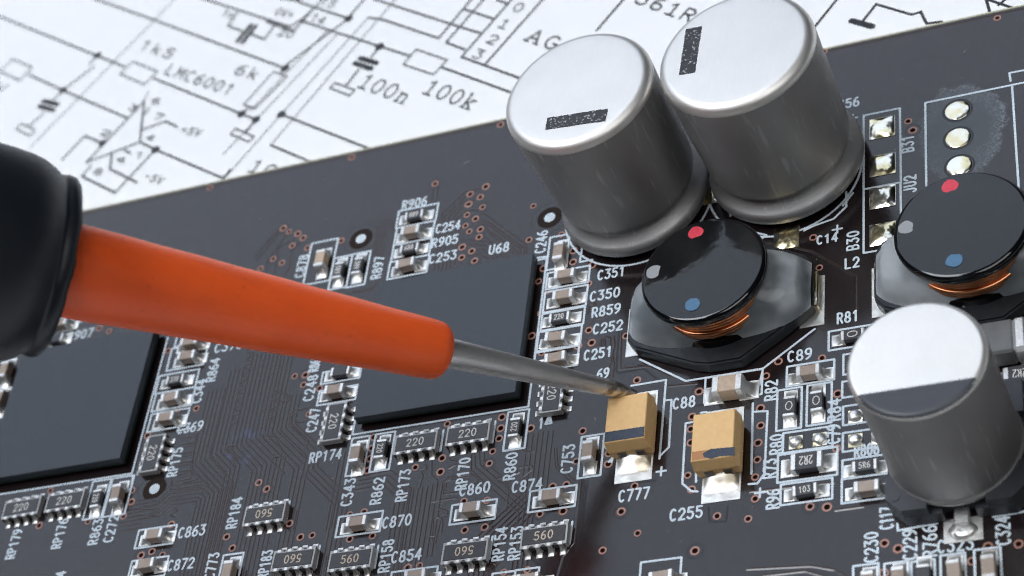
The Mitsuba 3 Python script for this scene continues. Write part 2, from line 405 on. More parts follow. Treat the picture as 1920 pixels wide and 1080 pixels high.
for pts in [
    [(-31.37, 35.87), (-30.36, 37.54)],
    [(-30.77, 35.51), (-29.83, 37.22)],
    [(-51.49, 34.22), (-49.65, 33.24)],
    [(-51.77, 33.65), (-49.92, 32.62)],
    [(-18.16, 29.86), (-16.41, 28.74)],
    [(-18.57, 29.38), (-16.81, 28.21)],
    [(24.08, 21.22), (25.63, 20.13)],
]:
    ink('capacitor_plate', pline(pts, 0.52))
for p in [(-46.86, 38.7), (-49.57, 35.04), (-25.54, 30.8), (-28.88, 26.38), (-27.23, 25.28), (-43.02, 26.78), (-36.97, 24.41), (-20.19, 35.21), (-16.44, 30.7), (-24.79, 25.21)]:
    ink('junction_dot', Point(p).buffer(0.42))
for s, a, b, h, serif in [
    ('1k5', (-42.35, 38.2), (-38.41, 35.72), 1.12, 0),
    ('LMC6001', (-38.52, 33.94), (-30.81, 29.11), 1.16, 0),
    ('6k', (-30.88, 31.73), (-28.5, 30.3), 1.16, 0),
    ('+5V', (-34.93, 25.85), (-32.81, 24.8), 0.77, 0),
    ('-5V', (-37.4, 21.2), (-35.46, 20.06), 0.73, 0),
    ('3', (-41.41, 30.45), (-40.6, 29.85), 0.6, 0),
    ('6', (-39.06, 30.55), (-38.18, 30.05), 0.65, 0),
    ('7', (-38.32, 28.47), (-37.33, 27.91), 0.65, 0),
    ('4', (-38.43, 26), (-37.68, 25.56), 0.65, 0),
    ('4', (-41, 24.12), (-40.12, 23.6), 0.65, 0),
    ('1', (-39.21, 24.13), (-38.23, 23.59), 0.65, 0),
    ('8', (-43.12, 23.29), (-42.23, 22.75), 0.65, 0),
    ('2', (-43.66, 27.94), (-42.64, 27.37), 0.65, 0),
    ('20', (-27.28, 35.35), (-25.77, 34.51), 0.77, 0),
    ('1n', (-33.98, 39.9), (-32.84, 39.15), 0.77, 0),
    ('0V+', (-28.18, 38.22), (-26.29, 37.11), 0.82, 0),
    ('0V+', (-27.92, 40.03), (-25.81, 38.91), 0.82, 0),
    ('15', (-23.58, 38.07), (-22.17, 37.11), 0.86, 0),
    ('14', (-24.26, 36.22), (-22.86, 35.32), 0.86, 0),
    ('100n', (-17.92, 26.47), (-13.12, 23.15), 1.5, 1),
    ('100k', (-11.56, 23.96), (-6.89, 20.78), 1.5, 1),
    ('0', (-4.44, 31.28), (-3.74, 30.77), 0.95, 1),
    ('1', (-5.55, 29.69), (-4.84, 29.19), 0.95, 1),
    ('2', (-6.38, 28.15), (-5.58, 27.63), 0.95, 1),
    ('3', (-7.51, 26.83), (-6.7, 26.31), 0.95, 1),
    ('AGND', (-2.8, 27.31), (3.05, 23.07), 1.33, 1),
    ('561RK', (6.42, 28.74), (12.51, 24.05), 1.25, 1),
    ('10', (-26.86, 19.39), (-24.41, 17.98), 1.29, 1),
    ('V', (-58.02, 37.3), (-56.89, 36.72), 1.07, 0),
]:
    ptext(s, a, b, h, 0.20 if h > 1.0 else 0.16, serif)

# ------------------------------------------------------------------ the circuit board
B = 'circuit_board'
labels[B] = {'label': 'dark brown glossy circuit board with white lettering and fine traces, lying on the printed sheet', 'category': 'circuit board'}
EDGE = 17.05
add(B, 'laminate', box(-58, 62, -48, EDGE, -1.6, 0), 'm_board')
add(B, 'bare_edge', rbox(-58, 62, EDGE + 0.003, EDGE + 0.24, -1.6, -0.02, 0.06), 'm_fibre')
add(B, 'edge_trace', box(-58, 62, EDGE - 0.30, EDGE - 0.20, 0.001, 0.006), 'm_trace')


def offset_path(pts, d):
    """A polyline moved sideways by d, corners mitred."""
    p = np.array(pts, float)
    seg = p[1:] - p[:-1]
    seg /= np.linalg.norm(seg, axis=1)[:, None]
    nrm = np.stack([-seg[:, 1], seg[:, 0]], 1)
    out = [p[0] + nrm[0] * d]
    for i in range(1, len(p) - 1):
        m = nrm[i - 1] + nrm[i]
        m /= np.dot(m, m) / 2
        out.append(p[i] + m * d)
    out.append(p[-1] + nrm[-1] * d)
    return out


def ridge(pts, w=0.10, h=0.017):
    """The solder mask humps over a conductor's edge: a low ridge along the path."""
    L, Rr = offset_path(pts, w), offset_path(pts, -w)
    n = len(pts)
    v = [(p[0], p[1], 0.0005) for p in L] + [(p[0], p[1], h) for p in pts] + [(p[0], p[1], 0.0005) for p in Rr]
    f = []
    for i in range(n - 1):
        for k in (0, n):
            f += [[k + i, k + i + n, k + i + n + 1], [k + i, k + i + n + 1, k + i + 1]]
    return trimesh.Trimesh(np.array(v), np.array(f), process=False)


def trace(pts, w=0.06, m='m_trace'):
    pts = [tuple(p) for i, p in enumerate(pts) if i == 0 or math.hypot(p[0] - pts[i - 1][0], p[1] - pts[i - 1][1]) > 0.02]
    poly = LineString(offset_path(pts, 0.075) if m == 'm_trace' else pts).buffer(w / 2, quad_segs=2, join_style='round', cap_style='flat')
    k = add(B, 'trace' if m == 'm_trace' else 'clearance_gap', extrude(poly, 0.001, 0.012 if m == 'm_trace' else 0.004), m)
    if m == 'm_trace':
        put(k + '__ridge', shape(ridge(pts), 'm_board'))


def bundle(pts, n, pitch=0.34, w=0.06):
    for i in range(n):
        q = offset_path(pts, (i - (n - 1) / 2) * pitch)
        if i % 3 == 1:
            q[-1] = q[-1] + (np.array(q[-2]) - q[-1]) * 0.04
        trace(q, w)


def serpentine(a, length, amp, pitch, side=1):
    x, y = a
    pts = [(x, y + 1.2), (x, y)]
    n = int(length / pitch)
    for i in range(n):
        y0 = y - i * pitch
        pts += [(x + side * amp * 0.25, y0 - 0.12 * pitch), (x + side * amp, y0 - 0.25 * pitch), (x + side * amp, y0 - 0.4 * pitch),
                (x + side * amp * 0.25, y0 - 0.62 * pitch), (x, y0 - 0.75 * pitch), (x, y0 - pitch)]
    pts.append((x, y - n * pitch - 1.0))
    trace(pts)


bundle([(-23.31, -4.56), (-23.31, -10.99), (-20.71, -13.59), (-20.71, -25.59)], 5, 0.36)
bundle([(-21.92, -2.89), (-21.92, -10.42), (-20.32, -12.02), (-20.32, -24.02)], 4, 0.36)
bundle([(-19.55, -1.76), (-19.55, -9.81), (-17.35, -12.01), (-17.35, -25.01)], 8, 0.36)
bundle([(-17.84, -2.46), (-17.84, -9.51), (-14.64, -12.71), (-14.64, -25.71)], 4, 0.36)
bundle([(-16.45, -6.27), (-16.45, -9.1), (-13.85, -11.7), (-13.85, -13.2), (-10.85, -16.2), (-10.85, -26.2)], 4, 0.36)
bundle([(-11.45, -12.09), (-11.45, -14.37), (-11.45, -18.37)], 2, 0.36)
bundle([(-28.98, -14.51), (-25.81, -14.43), (-25.01, -13.63), (-22.41, -13.63), (-21.91, -14.13), (-21.91, -23.13)], 6, 0.33)
bundle([(-28.67, -15.68), (-26.7, -15.69)], 3, 0.36)
trace([(-25.4, -8.68), (-24.4, -8.68), (-24.16, -8.55), (-24.15, -9.09), (-25.3, -9.06)])
trace([(-25.29, -9.5), (-24.3, -9.5), (-24.06, -9.37), (-24.05, -9.9), (-25.2, -9.88)])
trace([(-25.19, -10.31), (-24.2, -10.31), (-23.96, -10.18), (-23.95, -10.71), (-25.1, -10.69)])
trace([(-25.09, -11.12), (-24.1, -11.11), (-23.86, -10.98), (-23.85, -11.51), (-25, -11.49)])
trace([(-24.98, -11.92), (-24, -11.91), (-23.76, -11.78), (-23.75, -12.3), (-24.89, -12.29)])
trace([(-24.78, -12.16), (-23.41, -12.08), (-23.06, -12.28), (-23.32, -12.45), (-24.23, -12.53), (-24.32, -12.71), (-24.1, -12.87), (-22.39, -12.85), (-21.99, -13.2)])
trace([(-24.45, -13.33), (-22.75, -13.29), (-22.29, -13.66)])
trace([(-25.37, -12.05), (-25.27, -13.2)])
trace([(-24.72, -12.82), (-24.4, -13.34)])
trace([(-27.85, -14.5), (-27.59, -14.39), (-26.22, -14.65), (-25.97, -14.87), (-26.13, -14.99), (-27.5, -14.73)])
trace([(-24.22, -15.59), (-24.08, -15.43), (-24.48, -15.28), (-23.91, -15), (-24.24, -14.76), (-23.59, -14.39)])
serpentine((-21.38, -1.54), 6.99, 0.55, 0.75, 1)
serpentine((-17.69, -5.41), 3.86, 0.6, 0.8, -1)
trace([(-17.64, -5.34), (-17.64, -5.9), (-16.92, -6.33), (-16.77, -6.54), (-16.89, -6.77), (-17.5, -6.59)])
trace([(-15.94, -7.54), (-16.43, -7.94), (-16.38, -9.03), (-14.79, -10.6)])
trace([(-14.8, -7.63), (-15.8, -7.69), (-16.26, -8.21), (-16.17, -8.94), (-14.58, -10.52), (-14.5, -11.24)])
trace([(-14.91, -8.81), (-15.58, -8.81), (-15.86, -8.52), (-15.68, -8.31)])
trace([(-14.93, -9.87), (-14.43, -10.43), (-14.49, -11)])
trace([(-18.51, -9.97), (-18, -9.7), (-17.28, -9.88), (-16.46, -11.14), (-16.48, -11.61), (-17.06, -11.51), (-17.19, -11.96), (-15.82, -13.22)])
trace([(-20.32, -10.02), (-21.03, -9.9), (-21.28, -10.1), (-20.02, -11.37)])
bundle([(-5.36, -16.01), (-5.36, -22.41), (-5.36, -24.41)], 9, 0.33)
bundle([(-3.79, -15.98), (-3.79, -20.59), (-3.79, -21.59)], 4, 0.36)
trace([(-3.21, -17.97), (-2.55, -18.26), (-2.51, -18.55), (-2.95, -18.58), (-3.1, -20.61)])
trace([(-3.22, -20.41), (-3.36, -18.8), (-3.12, -18.6), (-2.92, -18.77), (-2.77, -19.17), (-2.76, -19.92)])
trace([(-2.92, -16.87), (-3.09, -15.97), (-2.82, -15.63), (-1.31, -15.53)])
trace([(-2.83, -16.61), (-2.98, -15.9), (-2.68, -15.74), (-1.28, -15.75)])
trace([(-2.74, -16.36), (-2.86, -15.84), (-2.54, -15.85), (-1.25, -15.97)])
trace([(-2.92, -16.87), (-1.75, -16.9)])
trace([(-3.13, -17.31), (-1.87, -17.32)])
trace([(-1.43, -13.9), (-1.17, -15.6), (-0.62, -16.03), (-0.67, -16.31), (-1.3, -16.26)])
trace([(-2.11, -14.28), (-2.76, -14.12), (-2.89, -13.86)])
trace([(-2.94, -14.83), (-2.42, -14.62), (-1.42, -14.69)])
trace([(-4.85, -14.23), (-4.64, -14.36), (-4.66, -14.55), (-5.06, -14.64), (-4.81, -15.12), (-4.94, -16.07)])
trace([(-4.33, -14.02), (-4.15, -15.22), (-3.63, -15.69), (-3.64, -16.27)])
bundle([(-0.99, -13.88), (-0.8, -14.98), (3.2, -18.98), (3.2, -28.98)], 4, 0.34)
bundle([(3.54, -12.97), (3.54, -18.17), (0.54, -21.17), (0.54, -31.17)], 6, 0.36)
trace([(0.8, -16.4), (0.91, -16.22), (1.62, -16.24), (2.38, -15.98), (2.3, -15.68)])
trace([(0.86, -16.55), (1.61, -16.9), (1.74, -17.31), (1.76, -18.9)])
trace([(2.35, -14.24), (2.65, -14.48), (3.26, -14.49), (3.41, -14.22)])
trace([(2.33, -15.59), (3.21, -15.63), (3.33, -15.94), (2.61, -16.49)])
trace([(4.83, -14.46), (5.07, -15.94), (6.49, -17.39)])
trace([(4.65, -14.43), (4.9, -16), (6.16, -17.43)])
bundle([(-9.93, -14.99), (-7.51, -14.88), (-6.11, -16.28), (-6.11, -27.28)], 4, 0.36)
trace([(6.99, -17.28), (6.89, -22.03), (6.27, -22.92), (6, -24.38)], 0.12, m='m_gap')
trace([(7.18, -17.31), (7.08, -22.05), (6.46, -22.95), (6.19, -24.41)], 0.12, m='m_gap')
trace([(7.37, -17.34), (7.26, -22.08), (6.64, -22.97), (6.37, -24.43)], 0.12, m='m_gap')
trace([(6.91, -17.27), (6.81, -22.02), (6.19, -22.91), (5.92, -24.37)])
trace([(3.99, -22.7), (4.74, -23.42), (5.16, -24.27)], 0.13, m='m_gap')
trace([(4.5, -22.77), (5.23, -23.49), (5.58, -24.33)], 0.13, m='m_gap')
trace([(5.01, -22.84), (5.72, -23.55), (6, -24.38)], 0.13, m='m_gap')
trace([(5.52, -22.91), (6.21, -23.62), (6.42, -24.44)], 0.13, m='m_gap')
trace([(1.78, -22.66), (1.26, -23.31), (0.97, -23.72)])
trace([(1.52, -22.63), (1.04, -23.28), (0.8, -23.69)])
trace([(1.26, -22.59), (0.83, -23.25), (0.62, -23.67)])
trace([(-3.55, 7.79), (-3.12, 7.58), (0.43, 3.99), (0.71, 3.55), (0.7, 3)])
trace([(-3.29, 7.05), (-2.86, 6.85), (0.21, 3.8), (0.53, 3.45), (0.54, 3.01)])
trace([(-3.59, 6.88), (-2.92, 6.67), (-0.01, 3.72), (0.26, 3.37), (0.26, 3.05)])
trace([(-2.94, 6.19), (-0.14, 3.46), (0.05, 3.19), (0.04, 3.07)])
trace([(-2.87, 5.99), (-0.26, 3.17)])
trace([(-3.02, 5.54), (-0.72, 3.04)])
trace([(-4.79, 5.47), (-4.03, 5.25), (-2.61, 4.83), (-1.12, 3.03)])
trace([(-4.23, 4.92), (-2.72, 4.48), (-1.52, 3.08)])
trace([(-3.33, 4.19), (-2.75, 4.06), (-1.83, 3.05)])
trace([(-4.15, 3.72), (-3.19, 3.73), (-2.76, 3.5), (-2.23, 3.05)])
trace([(-3.72, 10.38), (-5.04, 10.41), (-6.77, 8.56), (-6.64, 3.05)])
trace([(-4.89, 9.93), (-6.56, 8.21), (-6.32, 3.07)])
trace([(-4.07, 9.28), (-5.08, 9.43), (-6.13, 8.11), (-5.98, 3)])
trace([(-4.97, 8.96), (-5.78, 7.93), (-5.66, 3.02)])
trace([(-3.69, 8.26), (-4.69, 8.4), (-5.44, 7.85), (-5.34, 3.04)])
trace([(-4.9, 6.89), (-5.12, 6.7), (-5.02, 3.07)])
trace([(-11.73, 5.52), (-11.79, 8.47), (-11.58, 8.72), (-10.47, 8.65)])
trace([(-11.45, 5.36), (-11.48, 8.1), (-11.35, 8.37), (-10.58, 8.28)])
trace([(-11.21, 5.4), (-11.2, 7.93), (-11, 7.98), (-10.61, 7.4), (-10.62, 4.88)])
trace([(-11.95, 5.57), (-12.03, 8.62), (-11.79, 8.96), (-10.51, 8.91)])
trace([(-7.9, 11.42), (-7.86, 10.01)])
trace([(-7.5, 11.32), (-7.41, 9.8)])
trace([(-20.72, 10.28), (-21.12, 9.81), (-22.52, 7.53)])
trace([(-20.12, 9.82), (-20.88, 8.61), (-21.58, 7.16), (-21.34, 5.99)])
trace([(-19.18, 9.35), (-19.52, 8.95), (-20.85, 8.44), (-20.59, 5.83)])
trace([(-18.65, 8.82), (-19.51, 7.81), (-19.33, 6.18), (-19.67, 5.47)])
trace([(-21, 10.6), (-21.66, 9.6), (-22.89, 7.94)])
trace([(-11.34, 2.64), (-12, 2.56), (-13.21, 2.59)])
trace([(-11.34, 3.02), (-11.57, 2.39), (-13.73, 2.47)])
trace([(8.12, -7.66), (8.2, -8.09), (8.05, -8.47), (8.13, -9.38)])
trace([(6.43, -4.64), (6.75, -4.2), (7.62, -4.12)])
trace([(5.95, -5.73), (6.26, -5.96), (6.3, -6.47), (6.54, -6.65), (7.32, -6.59), (7.34, -6.01)])
trace([(7.63, -6.82), (7.56, -6.05), (7.69, -5.91), (7.96, -6.05), (8.03, -6.9)])
trace([(8.2, -5.93), (8.33, -6.71), (8.21, -7.43), (8.38, -8.12), (8.38, -9.43)])
trace([(6.57, -3.73), (6.53, -2.87), (6.7, -3.16), (6.68, -3.42)])
trace([(6.11, -3.55), (6.2, -2.88), (6.48, -2.73), (6.71, -2.86)])
trace([(10.41, -9.97), (10.19, -9.77)])
trace([(10.11, -8.78), (11.04, -9.04), (12.56, -10.13)])
trace([(8.56, -5.58), (8.63, -8.87), (8.77, -9.11), (10.63, -9.14), (11.78, -10.32)], 0.14, m='m_gap')
trace([(8.74, -5.62), (8.89, -8.83), (10.69, -8.97)])
trace([(20.23, -0.78), (21.97, -1.65), (24.95, -4.44), (24.96, -7.96)])
trace([(20.06, -0.49), (21.89, -1.3), (22.92, -2.41)], 0.12, m='m_gap')
trace([(19.29, -1.04), (20.56, -1.49), (21.52, -2.29)])
trace([(18.32, -25.46), (22.28, -25.77), (23.74, -26.24), (24.46, -26.82)])
trace([(19.34, -26.05), (21.96, -26.07), (23.26, -26.66)])
trace([(18.29, -19.97), (23.68, -20.14)])
trace([(23.7, -22.13), (25.49, -22.12)])
trace([(9.29, -18.02), (9.33, -18.52), (11.07, -18.14), (12.09, -18.14)], 0.12, m='m_gap')
trace([(15.68, -20.62), (15.81, -21.74), (16.86, -21.9), (16.95, -20.74)], 0.12, m='m_gap')
trace([(13.97, -12.77), (17.77, -12.91), (18.07, -13.09)], 0.14, m='m_gap')
trace([(6.98, -22.04), (7.31, -18.37), (7.14, -17.35)], 0.12, m='m_gap')
trace([(12.36, -10.89), (14.46, -11.05)])
trace([(6.8, -16.97), (6.86, -21.55)], 0.1, m='m_gap')
trace([(6.92, -16.98), (6.98, -21.56)], 0.1, m='m_gap')
trace([(7.05, -17), (7.1, -21.58)], 0.1, m='m_gap')

# vias
via_ring = extrude(Point(0, 0).buffer(0.29, quad_segs=6).difference(Point(0, 0).buffer(0.17, quad_segs=5)), 0.002, 0.022)
via_ring = shape(via_ring, 'm_via', 40)
via_hole = shape(disc(0, 0, 0.175, 0.001, 0.008, 20), 'm_hole')
via_halo = shape(extrude(Point(0, 0).buffer(0.50, quad_segs=8).difference(Point(0, 0).buffer(0.44, quad_segs=8)), 0.001, 0.005), 'm_gap')
VIAS = [
    (-28.74, 16.6), (-15.72, 16.54), (-2.87, 16.56), (34.95, 16.43), (22.55, 16.84), (-20.67, 10.39), (-20.05, 9.88), (-19.2, 9.49), (-18.63, 8.93),
    (-19.47, 8.34), (-20.94, 7.37), (-20.04, 6.77), (-21.9, 6.62), (-18.02, 7.8), (-15.1, 7.84), (-7.75, 11.77), (-3.34, 10.38), (-4.57, 9.93),
    (-3.67, 9.42), (-4.57, 8.93), (-3.35, 8.36), (-4.56, 7.9), (-3.79, 7.33), (-4.55, 6.84), (-4.14, 6.19), (-3.25, 6.19), (-3.26, 5.45),
    (-4.54, 4.79), (-3.69, 4.22), (-4.44, 3.78), (-3.34, 3.23), (0.85, 4.24), (0.84, 7.46), (3.4, 4.15), (-35.89, 3.7), (-34.84, 3.18),
    (-24.69, -6.02), (-36.02, -11.42), (-36.12, -14.43), (-31.77, -14.72), (-28.56, -12.56), (-28.36, -13.58), (-28.72, -14.72), (-24.39, -16.06), (-25.46, -18.12),
    (-26.31, -18.31), (-24.5, -18.52), (-19.47, -17.78), (-18.79, -18.78), (-28.48, -7.77), (-28.64, 0.06), (-26.33, -5.82), (-14.83, -8.27), (-14.36, -6.11),
    (-15.78, -5.53), (-3.52, -11.09), (-3.51, -13.9), (-5.46, -14.32), (-3.48, -15), (-17.81, -13.59), (-17.03, -14.25), (-14.56, -17.42), (-13.48, -18.66),
    (-12.57, -18.65), (-9.58, -19.37), (-7.87, -19.37), (-8.85, -17.35), (-9.92, -17.4), (-4.8, -22.24), (-3.97, -22.18), (-9.15, -11.23), (-9.16, -12.14),
    (-9.13, -13), (-9.15, -13.97), (-16.7, -4.59), (-15.8, -4.64), (0.59, -11.26), (0.6, -12.17), (0.58, -13), (0.23, -13.97), (0.1, -14.92),
    (2.83, -12.56), (6.64, -13.43), (6.41, -15.77), (8.69, -16.35), (8.66, -15.52), (4.91, -17.48), (5.87, -17.49), (0.28, -17.83), (-1.39, -17.64),
    (4.24, -19.48), (5.85, -19.49), (-1.03, -19.91), (0.4, -19.9), (10.64, -18.35), (9.88, -20.13), (11.11, -21.9), (8.85, -22.83), (2.17, -23.5),
    (3.81, -23.53), (4.49, 2.4), (4.55, 1.35), (5.93, -0.9), (6.33, -5.05), (6.63, -6.18), (9.11, -6.1), (10.2, -9.98), (14.24, -13.62),
    (14.19, -14.58), (14.25, -15.64), (14.6, -11.71), (2.3, 1.27), (2.04, 0.15), (2.04, -4.68), (2.85, -0.94), (2.56, -2.8), (5.65, -6.27),
    (2.97, -6.33), (4.34, -6.11), (6.07, 0.74), (14.19, -18.1), (14.5, -19.2), (18.81, -13.78), (18.86, -15.12), (18.73, -16.41), (18.73, -17.67),
    (18.63, -18.94), (18.69, -20.53), (18.29, -21.92), (16.28, -21.42), (14.97, -23.71), (19.89, -10.31), (19.09, -11.32), (22.77, -10.6), (23.82, -13.58),
    (22.17, -21.62), (23.23, -21.82), (23.79, -17.68), (26.72, -24.84), (27.52, -25.32), (32.72, -25.91), (34.45, -25.98), (31.77, -26.74), (26.67, -26.85),
    (28.57, 8.36), (28.87, 7.45), (22.49, -3.15), (22.03, -0.45),
]
for i, (x, y) in enumerate(VIAS):
    k = numbered(B + '__via')
    s = float(rng.uniform(0.88, 1.12))
    tw = T().translate([x * S, y * S, 0]).scale([s, s, 1])
    put(k, via_ring, tw)
    put(k + '__hole', via_hole, tw)
    if i % 5 == 0:
        put(k + '__halo', via_halo, tw)
for x, y in [(-26.61, -12.74), (-13.38, 7.63), (2.29, 6.01)]:
    k = add(B, 'alignment_mark', disc(x, y, 0.98, 0.002, 0.006, 40), 'm_window')
    put(k + '__dot', shape(disc(x, y, 0.43, 0.006, 0.03, 28), 'm_silk'))
    put(k + '__ring', shape(extrude(Point(x, y).buffer(1.45).difference(Point(x, y).buffer(1.40)), 0.001, 0.005), 'm_gap'))

# silkscreen frames and lettering
SILK = 0.15


def silk(name, poly):
    return add(B, name, extrude(poly.simplify(0.004), 0.003, 0.023), 'm_silk')


def rect(q):
    xs, ys = sorted(p[0] for p in q), sorted(p[1] for p in q)
    return (xs[0] + xs[1]) / 2, (ys[0] + ys[1]) / 2, (xs[2] + xs[3]) / 2, (ys[2] + ys[3]) / 2


for q in [
    [(-17.74, 8.13), (-15.46, 8.17), (-15.38, 3.67), (-17.65, 4.43)],
    [(-15.35, 6.16), (-13.84, 6.18), (-13.83, 3.03), (-15.38, 3.16)],
    [(-13.84, 6.18), (-12.28, 6.22), (-12.31, 2.96), (-13.83, 3.03)],
    [(-10.53, 9.73), (-7.13, 9.63), (-7.19, 7.88), (-10.43, 8.08)],
    [(-7.19, 7.88), (-10.43, 8.08), (-7.25, 6.27), (-10.33, 6.32)],
    [(-7.25, 6.27), (-10.33, 6.32), (-7.19, 4.65), (-10.42, 4.69)],
    [(-7.19, 4.65), (-10.42, 4.69), (-7.17, 3.02), (-10.41, 3.05)],
    [(2.53, 4.11), (4.12, 4.01), (4.03, 1.05), (2.53, 1.03)],
    [(2.7, 0.79), (5.94, 0.69), (5.87, -0.78), (2.65, -0.7)],
    [(2.7, -0.91), (5.94, -1.06), (5.84, -2.88), (2.64, -2.71)],
    [(2.7, -2.83), (5.85, -2.99), (5.86, -4.47), (2.63, -4.3)],
    [(2.59, -4.39), (5.79, -4.59), (5.77, -6.2), (2.53, -6.05)],
    [(2.49, -6.18), (5.78, -6.3), (5.68, -7.87), (2.51, -7.87)],
    [(14.97, -10.75), (18.85, -10.67), (18.85, -12.72), (15.02, -12.67)],
    [(6.58, -13.87), (8.19, -13.94), (8.24, -17.16), (6.66, -17.11)],
    [(23.19, -8.55), (26.35, -8.62), (26.26, -10.1), (23.2, -10.11)],
    [(20.62, -10.86), (23.63, -10.85), (23.52, -12.45), (20.34, -12.38)],
    [(19.96, -12.62), (21.57, -12.61), (21.42, -15.74), (19.82, -15.71)],
    [(21.92, -12.61), (23.52, -12.6), (23.35, -15.68), (21.77, -15.7)],
    [(24.16, -10.6), (27.03, -10.63), (27.02, -12.19), (24.17, -12.18)],
    [(24.12, -12.71), (26.84, -12.73), (26.75, -13.97), (24.1, -13.93)],
    [(24.17, -14.62), (27, -14.62), (26.9, -16.04), (24.18, -16.04)],
    [(24.18, -16.62), (26.98, -16.61), (26.89, -18), (24.16, -18.01)],
    [(20.4, -15.97), (23.56, -15.97), (23.49, -17.43), (20.32, -17.49)],
    [(20.06, -17.57), (23.91, -17.56), (23.76, -19.58), (20.07, -19.61)],
    [(20.33, -19.8), (23.59, -19.74), (23.49, -21.22), (20.28, -21.3)],
    [(24.2, -18.64), (27.46, -18.6), (27.36, -20), (24.12, -19.98)],
    [(24.12, -19.98), (27.36, -19.96), (27.27, -21.69), (24.14, -21.73)],
    [(24.93, -26.17), (26.44, -26.1), (26.27, -28.73), (24.78, -28.81)],
    [(26.83, -26.25), (28.24, -26.21), (27.98, -28.77), (26.58, -28.86)],
    [(28.4, -26.37), (29.75, -26.27), (29.51, -28.88), (28.16, -28.94)],
    [(30.11, -26.16), (31.54, -26.1), (31.25, -28.85), (29.84, -28.92)],
    [(32.06, -26.08), (33.54, -25.99), (33.28, -28.85), (31.78, -28.91)],
    [(-10.8, -11.1), (-9.49, -11.02), (-9.45, -14.11), (-10.86, -14.25)],
    [(-8.99, -11.11), (-7.5, -10.95), (-7.47, -14.11), (-9.02, -14.18)],
    [(-10.74, -17.49), (-7.36, -17.46), (-7.4, -19.06), (-10.7, -19.1)],
    [(-5.93, -22.42), (-2.59, -22.4), (-2.62, -23.98), (-5.94, -24.01)],
    [(-19.42, -19.27), (-17.83, -19.28), (-17.71, -22.22), (-19.3, -22.29)],
    [(1.04, -10.94), (2.58, -10.92), (2.54, -14.05), (0.97, -14.1)],
    [(-2.2, -17.86), (1.06, -17.81), (0.99, -19.3), (-2.22, -19.39)],
    [(3.38, -17.62), (6.66, -17.62), (6.59, -19.26), (3.35, -19.2)],
    [(1.39, -23.53), (2.99, -23.48), (3, -25.15), (1.41, -25.21)],
    [(2.99, -23.48), (4.63, -23.45), (4.63, -25.11), (3, -25.15)],
    [(11.5, -24.08), (14.15, -24.03), (14.09, -26.1), (11.48, -26.22)],
    [(-26.96, -16.22), (-23.85, -16.1), (-23.9, -17.61), (-27.1, -17.72)],
    [(-26.94, -18.75), (-23.9, -18.65), (-23.93, -20.18), (-26.95, -20.29)],
    [(-28.28, 0.18), (-25.13, 0.17), (-24.97, -1.98), (-28.32, -1.87)],
    [(-28.14, 2.25), (-25.01, 2.1), (-25.05, 0.28), (-28.12, 0.27)],
    [(-28.85, -2.29), (-25.34, -2.31), (-25.24, -3.99), (-28.73, -3.93)],
    [(-28.73, -3.93), (-25.24, -3.99), (-25.23, -5.62), (-28.65, -5.59)],
    [(-28.57, -5.84), (-25.27, -5.89), (-25.32, -7.51), (-28.64, -7.4)],
    [(-32.36, -11.25), (-30.85, -11.2), (-30.57, -14.51), (-32.23, -14.52)],
    [(-30.75, -11.24), (-28.81, -11.21), (-28.59, -14.54), (-30.39, -14.53)],
    [(-14.33, -4.15), (-11.21, -5.26), (-11.17, -5.81), (-14.32, -5.71)],
    [(-14.26, -6.33), (-11.23, -6.41), (-11.19, -7.62), (-14.35, -7.65)],
    [(-40.18, 3.67), (-38.61, 3.74), (-38.7, 2.36), (-40.21, 2.53)],
    [(-40.4, 5.64), (-38.8, 5.65), (-38.73, 4.14), (-40.3, 4.08)],
    [(33.74, -12.06), (36.7, -12.03), (36.5, -15.76), (33.72, -15.76)],
    [(25.45, 9.75), (28.03, 9.74), (25.49, 2.92), (27.99, 3.01)],
    [(25.49, 2.92), (27.99, 3.01), (25.45, -2.59), (27.97, -2.57)],
]:
    x0, y0, x1, y1 = rect(q)
    ring = LineString([(x0, y0), (x1, y0), (x1, y1), (x0, y1), (x0, y0)]).buffer(SILK / 2, quad_segs=3, join_style='round')
    silk('silkscreen_frame', ring)
